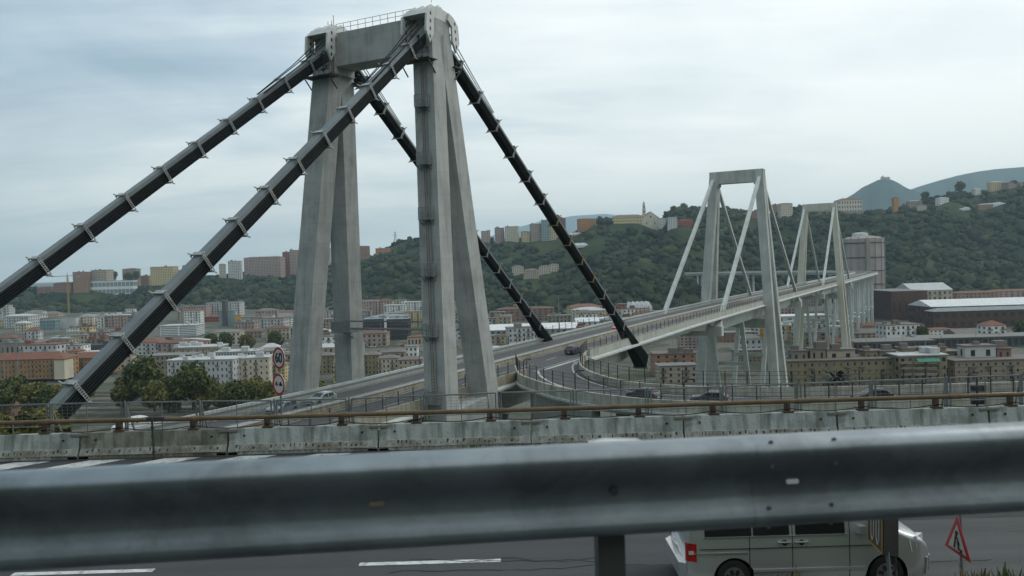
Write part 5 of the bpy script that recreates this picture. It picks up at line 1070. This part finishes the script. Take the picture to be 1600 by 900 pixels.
# ---------------------------------------------------------------- vehicles
def vehicle(name,label,paint,L,Wd,top,belt,wheels,wr,glass,belth=.9,loc=(0,0,0),rz=0,low=.2,tum=.14,ns=70,van=False):
    """x runs from the nose (0) to the tail (L). top: roofline table. glass: list of side windows (x0,x1)"""
    T=thing(name,label,'van' if van else 'car',loc,rz)
    xs_=np.linspace(0,L,ns); tops=lambda x: float(np.interp(x,[a for a,_ in top],[b for _,b in top]))
    def lowf(x):
        z=low
        if x<.25: z=low+.12*(1-x/.25)
        if x>L-.25: z=low+.12*(1-(L-x)/.25)
        for w_ in wheels:
            R=wr+.075
            if abs(x-w_)<R: z=max(z,wr+math.sqrt(R*R-(x-w_)**2)-.02)
        return z
    def hw(x,z):
        e=min(x,L-x); k=1-.22*max(0,1-e/.55)**2.2 if x<L/2 else 1-.12*max(0,1-e/.35)**2.5
        w_=Wd/2*k; t_=tops(x)
        if z>belt: w_-=tum*((z-belt)/max(.35,(max(b for _,b in top)-belt)))**1.3
        if z<.45: w_-=.05*(.45-z)/.25
        return w_
    NT=12
    def sec(x,off=0):
        t_=tops(x); l_=min(lowf(x),t_-.12); pts_=[]
        for i in range(NT):
            z=l_+(t_-.07-l_)*i/(NT-1); pts_.append((hw(x,z)+off,z))
        w_=pts_[-1][0]
        pts_.append((w_-.045,t_-.02+off*.5)); pts_.append((w_-.16,t_+off)); pts_.append((w_*.5,t_+.025+off)); pts_.append((0,t_+.03+off)); return pts_
    mb=MB(); n=None
    for x in xs_:
        s_=sec(x); full=[(x,-y,z) for y,z in s_]+[(x,y,z) for y,z in s_[-2::-1]]; n=len(full); mb.V+=full
    for j in range(ns-1):
        for k in range(n-1): a=j*n+k; mb.F.append((a,a+1,a+n+1,a+n))
    mb.F.append(tuple(range(n))); mb.F.append(tuple(range((ns-1)*n+n-1,(ns-1)*n-1,-1)))
    mb.build('body',paint,T,smooth=True)
    MB().box((L/2,0,low+.12),(L-.5,Wd-.34,.22)).build('underbody',BLACKP,T)
    for w_ in wheels: MB().box((w_,0,wr+.1),(wr*2+.14,Wd-.45,wr*1.4)).build('wheel_well',SIGNK,T)
    roof=max(b for _,b in top)
    def sidepatch(x0,x1,z0,zt,m,nm,off=.008,parent=T,n_=8,lab=None):
        for sd_ in(-1,1):
            q=MB(); 
            for j in range(n_+1):
                x=lerp(x0,x1,j/n_)
                for i in range(5): zz=min(zt,tops(x)-.10); z=lerp(z0,max(z0+.01,zz),i/4); q.V.append((x,sd_*(hw(x,z)+off),z))
            for j in range(n_):
                for i in range(4): a=j*5+i; q.F.append((a,a+1,a+6,a+5))
            q.build(nm,m,parent,smooth=True,label=lab)
    VG=mat('vehicle_glass',(.012,.014,.016),.15,c2=(.02,.022,.024),spec=.4)
    for x0,x1 in glass: sidepatch(x0,x1,belth,roof-.13,VG,'side_window')
    # windscreen and rear window from roofline slopes
    def toppatch(x0,x1,nm):
        q=MB(); n_=6
        for j in range(n_+1):
            x=lerp(x0,x1,j/n_); s_=sec(x,.012)[-3:]; ww=s_[0][0]-.06; full=[(x,-ww,s_[0][1]+.004),(x,-ww*.5,s_[1][1]),(x,0,s_[2][1]),(x,ww*.5,s_[1][1]),(x,ww,s_[0][1]+.004)]; q.V+=full
        for j in range(n_):
            for k in range(4): a=j*5+k; q.F.append((a,a+1,a+6,a+5))
        q.build(nm,VG,T,smooth=True)
    toppatch(*WS,'windscreen'); toppatch(*RW,'rear_window')
    for w_ in wheels:
        for sd_ in(-1,1):
            y=sd_*(Wd/2-.13); q=MB(); q.tube([(w_,y-.11,wr),(w_,y-.09,wr),(w_,y+.09,wr),(w_,y+.11,wr)],[wr-.04,wr,wr,wr-.04],24); wh=q.build('wheel',TYRE,T)
            q=MB(); q.tube([(w_,y+sd_*.105,wr),(w_,y+sd_*.125,wr)],wr*.62,20); q.build('rim',RIM,wh); q=MB()
            for k in range(7): a=k*2*math.pi/7+.3; q.beam((w_+math.cos(a)*wr*.22,y+sd_*.128,wr+math.sin(a)*wr*.22),(w_+math.cos(a)*wr*.52,y+sd_*.128,wr+math.sin(a)*wr*.52),.07,.012,up=(0,1,0))
            q.build('rim_opening',BLACKP,wh)
    z0=belt-.22
    for sd_ in(-1,1):
        MB().hexa([(.03,sd_*(Wd*.30),z0-.1),(.34,sd_*(hw(.34,z0)+.012),z0-.08),(.34,sd_*(hw(.34,z0)+.012),z0+.12),(.05,sd_*(Wd*.30),z0+.08)],[(.2,sd_*(Wd*.28),z0-.1),(.4,sd_*(hw(.4,z0)-.1),z0-.08),(.4,sd_*(hw(.4,z0)-.1),z0+.12),(.2,sd_*(Wd*.28),z0+.08)]).build('headlight',CLEARL,T)
        if not van: MB().box((L-.06,sd_*(Wd/2-.2),z0+.12),(.12,.2,.24)).build('tail_light',REDL,T)
        MB().hexa([(lerp(*WS,.3)+.25,sd_*(Wd/2-.02),belt+.02),(lerp(*WS,.3)+.4,sd_*(Wd/2-.02),belt+.02),(lerp(*WS,.3)+.4,sd_*(Wd/2+.16),belt+.04),(lerp(*WS,.3)+.25,sd_*(Wd/2+.16),belt+.04)],[(lerp(*WS,.3)+.25,sd_*(Wd/2-.02),belt+.16),(lerp(*WS,.3)+.38,sd_*(Wd/2-.02),belt+.16),(lerp(*WS,.3)+.38,sd_*(Wd/2+.16),belt+.18),(lerp(*WS,.3)+.25,sd_*(Wd/2+.16),belt+.18)]).build('mirror',paint,T)
    MB().box((L-.02,0,.5),(.06,.5,.12)).build('number_plate',SIGNW,T)
    T['_h']=0; del T['_h']
    return T,hw,sidepatch,tops
def paint(name,c,metal=.0,rough=.28): return mat(name,c,rough if max(c)>.15 else .5,metal=metal,c2=tuple(x*.93 for x in c),scale=.5,coat=.5 if max(c)>.15 else .05)
CARTOP=[(0,.62),(.08,.72),(.5,.86),(1.05,.94),(1.8,1.38),(2.3,1.46),(3.3,1.42),(3.85,1.05),(4.08,.98),(4.15,.6)]
WS,RW=(1.15,1.78),(3.38,3.82)
def car(label,p,loc,rz,van=False): return vehicle('parked_car' if False else 'car',label,p,4.15,1.72,CARTOP,.92,(.75,3.25),.31,[(1.5,2.4),(2.5,3.45)],.93,loc,rz,ns=44)[0]
# heading along the deck: local x nose->tail; nose towards +s means rz = BROT+pi
def deckcar(label,p,s,n,nose):
    return car(label,p,S(s+ (2 if nose>0 else -2),n,zd(s)+.01),BROT+(math.pi if nose>0 else 0))
q=inv(P(238,668,Z=DK-2.1)); deckcar('small white hatchback on the deck at the lower left',paint('white_paint',(.7,.7,.68)),q[0]-2.5,max(3.0,q[1]),-1)
q=inv(P(425,628,Z=DK-2.0)); deckcar('grey blue car on the far carriageway under the speed sign',paint('greyblue_paint',(.2,.24,.27)),q[0]-6,4.2,-1)
q=inv(P(515,607,Z=DK-2.0)); deckcar('pale greenish car between the left pylon legs and the median',paint('palegreen_paint',(.28,.33,.32)),q[0]-11,4.2,-1)
q=inv(P(415,640,Z=DK-2.0)); 
q=inv(P(901,552,Z=DK-1.4)); deckcar('dark blue hatchback driving where the slip road joins the deck',paint('darkblue_paint',(.05,.06,.085)),q[0],-5.3,1)
q=inv(P(960,512,Z=DK-.8)); q=(q[0]-5,0); deckcar('bright red car on the far side of the deck behind the stay',paint('red_paint',(.55,.02,.03)),q[0],2.6,-1)
def rampcar(label,p,i,f,rev=False):
    a=pick(i,f); b=pick(i+1,f); d=(b-a); an=math.atan2(d.y,d.x)
    return car(label,p,(a.x,a.y,zr+.03),an+(math.pi if rev else 0))
def near_i(u): return min(range(89),key=lambda j:abs(800+F*OUT[j].x/OUT[j].y-u))
rampcar('dark grey car on the curved slip road nearest to the bend',paint('darkgrey_paint',(.06,.07,.085)),near_i(955)+2,.45)
rampcar('dark blue grey car on the slip road behind the mesh fence',paint('slate_paint',(.08,.085,.11)),near_i(1070)+1,.4)
rampcar('blackish car on the slip road farther right behind the mesh fence',paint('blackish_paint',(.035,.04,.05)),near_i(1330),.4)
# silver car hidden behind the guardrail, only its roof shows
car('silver car on the lower carriageway with only its roof showing over the guardrail',paint('silver_car_paint',(.42,.44,.43),.3),(P(918,690,D=24).x-1.75,24,P(940,689,D=24).z-1.48),0)
# the van
VT=[(0,.62),(.05,.85),(.22,.99),(.55,1.10),(.95,1.28),(1.55,1.74),(1.9,1.90),(2.4,1.95),(4.4,1.95),(4.68,1.88),(4.76,1.5),(4.8,1.05),(4.85,.6)]
WS,RW=(.95,1.6),(4.69,4.76)
VP=paint('silver_green_van_paint',(.50,.51,.51),.5,.28)
xn=P(1460,870,D=15.2).x
T,hw,sp,tops=vehicle('van','metallic grey green passenger van with dark side windows seen side on','',4.85,1.9,VT,1.12,(.93,3.93),.335,[(1.72,2.72),(2.84,4.5)],1.13,(xn,16.4,ZL+.008),math.pi,van=True,ns=110) if False else vehicle('van','metallic grey green passenger van with dark side windows seen side on',VP,4.85,1.9,VT,1.12,(.93,3.93),.335,[(1.75,2.72),(2.84,3.55),(3.58,4.5)],1.13,(xn,16.1,ZL+.01),math.pi,van=True,ns=110); T.scale=(.945,.95,1.0)
# seams, rails and trim on the side
SEAM=mat('dark_panel_gap',(.03,.032,.03),.6); CHR=mat('bright_trim',(.55,.57,.56),.25,metal=.7)
for sd_ in(-1,1):
    for x in(1.66,2.78,3.62):
        q=MB(); 
        for a_,b_ in zip(np.linspace(.28,1.86,12),np.linspace(.28,1.86,12)[1:]): q.hexa([(x-.007,sd_*(hw(x,a_)-.004),a_),(x+.007,sd_*(hw(x,a_)-.004),a_),(x+.007,sd_*(hw(x,a_)+.005),a_),(x-.007,sd_*(hw(x,a_)+.005),a_)],[(x-.007,sd_*(hw(x,b_)-.004),b_),(x+.007,sd_*(hw(x,b_)-.004),b_),(x+.007,sd_*(hw(x,b_)+.005),b_),(x-.007,sd_*(hw(x,b_)+.005),b_)])
        q.build('door_gap',SEAM,T)
    for z,x0,x1,nm,m_,hh in((1.115,1.7,4.52,'window_trim',CHR,.012),(.82,3.66,4.7,'slide_rail',CHR,.02),(.48,1.35,3.55,'side_moulding',VP,.05),(.90,1.0,4.6,'crease_line',SEAM,.006)):
        q=MB(); xx=np.linspace(x0,x1,14)
        for a_,b_ in zip(xx,xx[1:]): q.beam((a_,sd_*(hw(a_,z)+.008),z),(b_,sd_*(hw(b_,z)+.008),z),.03,hh)
        q.build(nm,m_,T)
    for x in(2.60,2.93):
        q=MB(); q.tube([(x-.13,sd_*(hw(x,1.0)+.01),1.0),(x-.1,sd_*(hw(x,1.0)+.045),1.005),(x+.1,sd_*(hw(x,1.0)+.045),1.005),(x+.13,sd_*(hw(x,1.0)+.01),1.0)],.018,8); q.build('door_handle',CHR,T); MB().tube([(x,sd_*(hw(x,.97)-.01),.985),(x,sd_*(hw(x,.97)+.012),.985)],.055,14).build('handle_recess',SEAM,T)
    MB().hexa([(4.66,sd_*(hw(4.66,.9)+.012),.66),(4.83,sd_*(hw(4.83,.9)+.01),.66),(4.83,sd_*(hw(4.83,.9)+.01),1.0),(4.66,sd_*(hw(4.66,.9)+.012),1.0)],[(4.70,sd_*.8,.66),(4.85,sd_*.78,.66),(4.85,sd_*.78,1.0),(4.70,sd_*.8,1.0)]).build('tail_light',REDL,T)
    MB().box((4.745,sd_*(hw(4.745,.85)+.014),.83),(.13,.01,.07)).build('lamp_band',CLEARL,T)
    MB().hexa([(.06,sd_*.74,.72),(.45,sd_*(hw(.45,.82)+.014),.74),(.5,sd_*(hw(.5,.9)+.014),1.0),(.16,sd_*.74,.94)],[(.2,sd_*.66,.72),(.45,sd_*.8,.74),(.5,sd_*.8,1.0),(.24,sd_*.66,.94)]).build('headlight',CLEARL,T)
MB().hexa([(4.80,-.86,.3),(4.96,-.7,.3),(4.96,.7,.3),(4.80,.86,.3)],[(4.80,-.88,.62),(4.97,-.72,.60),(4.97,.72,.60),(4.80,.88,.62)]).build('rear_bumper',VP,T)
MB().hexa([(.12,-.84,.28),(-.05,-.6,.28),(-.05,.6,.28),(.12,.84,.28)],[(.1,-.86,.6),(-.07,-.62,.58),(-.07,.62,.58),(.1,.86,.6)]).build('front_bumper',VP,T)
# dark road-side signal boxes on the slip road
for k,(u,v0,v1,vb,lab) in enumerate([(1527,590,602,632,'dark signal box pair on a post behind the fence at right')]):
    D=74; T=thing('signal_post',lab,'signal post',(P(u,vb,D=D).x,D,zr)); o=T.location; x=o.x
    MB(o).tube([(x,D,zr),(x,D,P(u,588,D=D).z)],.09,8).build('pole',DARKST,T)
    for vv in(606,626): z=P(u,vv,D=D).z; MB(o).box((x,D-.2,z),(1.25,.3,.55)).build('signal_box',BLACKP,T); MB(o).box((x,D-.37,z),(.5,.04,.3)).build('lens_hood',DARKST,T)
# palm behind the slip road
q=P(1308,602,D=112); T=thing('palm_tree','dark spreading palm seen over the slip road through the fence','palm',(q.x,112,22)); o=T.location; MB(o).tube([(q.x,112,20),(q.x,112,q.z)],[.35,.28],8).build('trunk',BARK,T)
pl=MB(o)
for k in range(60):
    a=k*2.4; e=random.uniform(-.2,1.2); prev=Vector((q.x,112,q.z)); d=Vector((math.cos(a)*math.cos(e),math.sin(a)*math.cos(e),math.sin(e)))
    for j in range(6):
        nx=prev+d*.62; w_=.42*(1-j/7); s_=d.cross(Vector((0,0,1))).normalized()*w_; pl.poly([prev-s_,prev+s_,nx+s_*.8,nx-s_*.8]); prev=nx; d=(d+Vector((0,0,-.26))).normalized()
pl.build('fronds',mat('palm_frond',(.035,.05,.03),.7),T)
# parked cars in the valley lots, far and tiny
for k in range(46):
    u=random.choice([random.uniform(565,660),random.uniform(300,330),random.uniform(405,470),random.uniform(500,520)]); D=random.uniform(560,660) if u>560 else random.uniform(600,700)
    q=P(u,540,D=D); colr=random.choice([('white',(.6,.6,.6)),('silver',(.35,.36,.37)),('dark',(.04,.04,.05)),('red',(.35,.03,.03)),('blue',(.06,.1,.25))])
    b_=MB((q.x,D,0)); b_.hexa([(q.x-2.1,D-.85,.3),(q.x+2.1,D-.85,.3),(q.x+2.1,D+.85,.3),(q.x-2.1,D+.85,.3)],[(q.x-2.0,D-.85,.95),(q.x+2.0,D-.85,.95),(q.x+2.0,D+.85,.95),(q.x-2.0,D+.85,.95)])
    T=thing('parked_car',f'tiny {colr[0]} parked car in the far valley car park','car',(q.x,D,0),group=f'tiny {colr[0]} cars parked on the valley floor'); b_.build('body',paint('lot_'+colr[0],colr[1]),T)
    MB((q.x,D,0)).hexa([(q.x-1.3,D-.8,.95),(q.x+1.6,D-.8,.95),(q.x+1.6,D+.8,.95),(q.x-1.3,D+.8,.95)],[(q.x-.7,D-.65,1.45),(q.x+1.1,D-.65,1.45),(q.x+1.1,D+.65,1.45),(q.x-.7,D+.65,1.45)]).build('cabin',GLASS,T)
# ---------------------------------------------------------------- near road, slope and guardrail
r=MB(); r.poly([(-60,-9,57.76),(60,-9,57.76),(60,3.3,57.76),(-60,3.3,57.76)]); r.build('near_road',ASPH,kind='structure')
def gy(x): return lerp(2.56,2.9,(x+1.6)/3.4)
P0,P1=P(0,737,D=2.56),P(1600,660,D=2.9); dirn=(P1-P0).normalized(); yaw=math.atan2(dirn.y,dirn.x)
T=thing('guardrail','galvanised W beam guardrail running blurred across the near foreground','guardrail',P0); 
# section in (out toward the viewer, down)
SEC=[(.0,-.0),(.035,.002),(.060,.012),(.076,.028),(.082,.044),(.080,.062),(.066,.090),(.042,.122),(.022,.150),(.014,.180),(.020,.208),(.034,.240),(.044,.262),(.048,.274),(.044,.290),(.026,.303),(.0,.306)]
nv=Vector((dirn.y,-dirn.x,0)).normalized(); L=9
ds=(P1-P0)/(P1-P0).length; up_=Vector((0,0,1))
mb=MB(P0)
for side_off in(0,):
    for j,xx in enumerate(np.linspace(-L,L+4,60)):
        for (a,b_) in SEC: p=P0+ds*float(xx)+nv*a-up_*b_; mb.V.append(tuple(p))
    n=len(SEC)
    for j in range(59):
        for k in range(n-1): a=j*n+k; mb.F.append((a,a+n,a+n+1,a+1))
ob=mb.build('beam',GALV,T,smooth=True); sm=ob.modifiers.new('thickness','SOLIDIFY'); sm.thickness=.003
for u in(952,952-1270*1.0,952+1290):
    q=P(u,790,D=2.8); t_=(q-P0).dot(ds); pz_=P0+ds*t_; MB(P0).box((pz_.x,pz_.y+.12,pz_.z-.74),(.095,.07,1.3),yaw).build('post',mat('post_steel',(.10,.105,.10),.6,metal=.4),T); MB(P0).box((pz_.x,pz_.y+.052,pz_.z-.18),(.08,.06,.22),yaw).build('spacer',MATS['post_steel'],T)
    c_=pz_+nv*.026-up_*.156; MB(P0).tube([c_-nv*.01,c_+nv*.014],.014,10).build('bolt',DARKST,T)
for u in(1180,-560):   # lap joint: outer sheet overlapping with its bolts
    q=P(u,760,D=2.75); t0=(q-P0).dot(ds); lj=MB(P0)
    for j,xx in enumerate((t0,t0+.32)):
        for (a,b_) in SEC: lj.V.append(tuple(P0+ds*float(xx)+nv*(a+.005)-up_*b_))
    for k in range(len(SEC)-1): lj.F.append((k,k+len(SEC),k+len(SEC)+1,k+1))
    lj.build('lap_joint',GALV,T,smooth=True)
    for a_ in(.05,.27):
        for kk in(2,6,11,15): c_=P0+ds*(t0+a_)+nv*(SEC[kk][0]+.004)-up_*SEC[kk][1]; MB(P0).tube([c_,c_+nv*.005],.008,8).build('bolt',GALV,T)
for u,v,m_,w_ in((591,790,mat('slot_light_tan',(.22,.18,.12),.4),.05),(1251,748,mat('slot_light_white',(.85,.87,.88),.3),.045)):  # bright-coloured plates stand in for light showing at the beam's bolt slots
    t_=(P(u,v,D=2.72)-P0).dot(ds); c_=P0+ds*t_+nv*.027-up_*.156; MB(P0).prism([c_+ds*(w_/2*x)+up_*(.0075*z) for x,z in((-1,0),(-.85,1),(.85,1),(1,0),(.85,-1),(-.85,-1))],nv*.006).build('bright_slot_plate',m_,T)
# ---------------------------------------------------------------- haze
hz=MB(); hz.box((0,8500,540),(52000,24000,1082)); m=bpy.data.materials.new('haze'); m.use_nodes=True; t=m.node_tree; t.nodes.clear()
pv=N(t,'ShaderNodeVolumePrincipled'); pv.inputs['Color'].default_value=(.62,.82,.95,1); pv.inputs['Density'].default_value=.00007; pv.inputs['Anisotropy'].default_value=.2
mo=N(t,'ShaderNodeOutputMaterial'); t.links.new(pv.outputs[0],mo.inputs['Volume'])
hz=hz.build('haze',m,kind='stuff'); hz['label']='thin bluish haze filling the valley air'
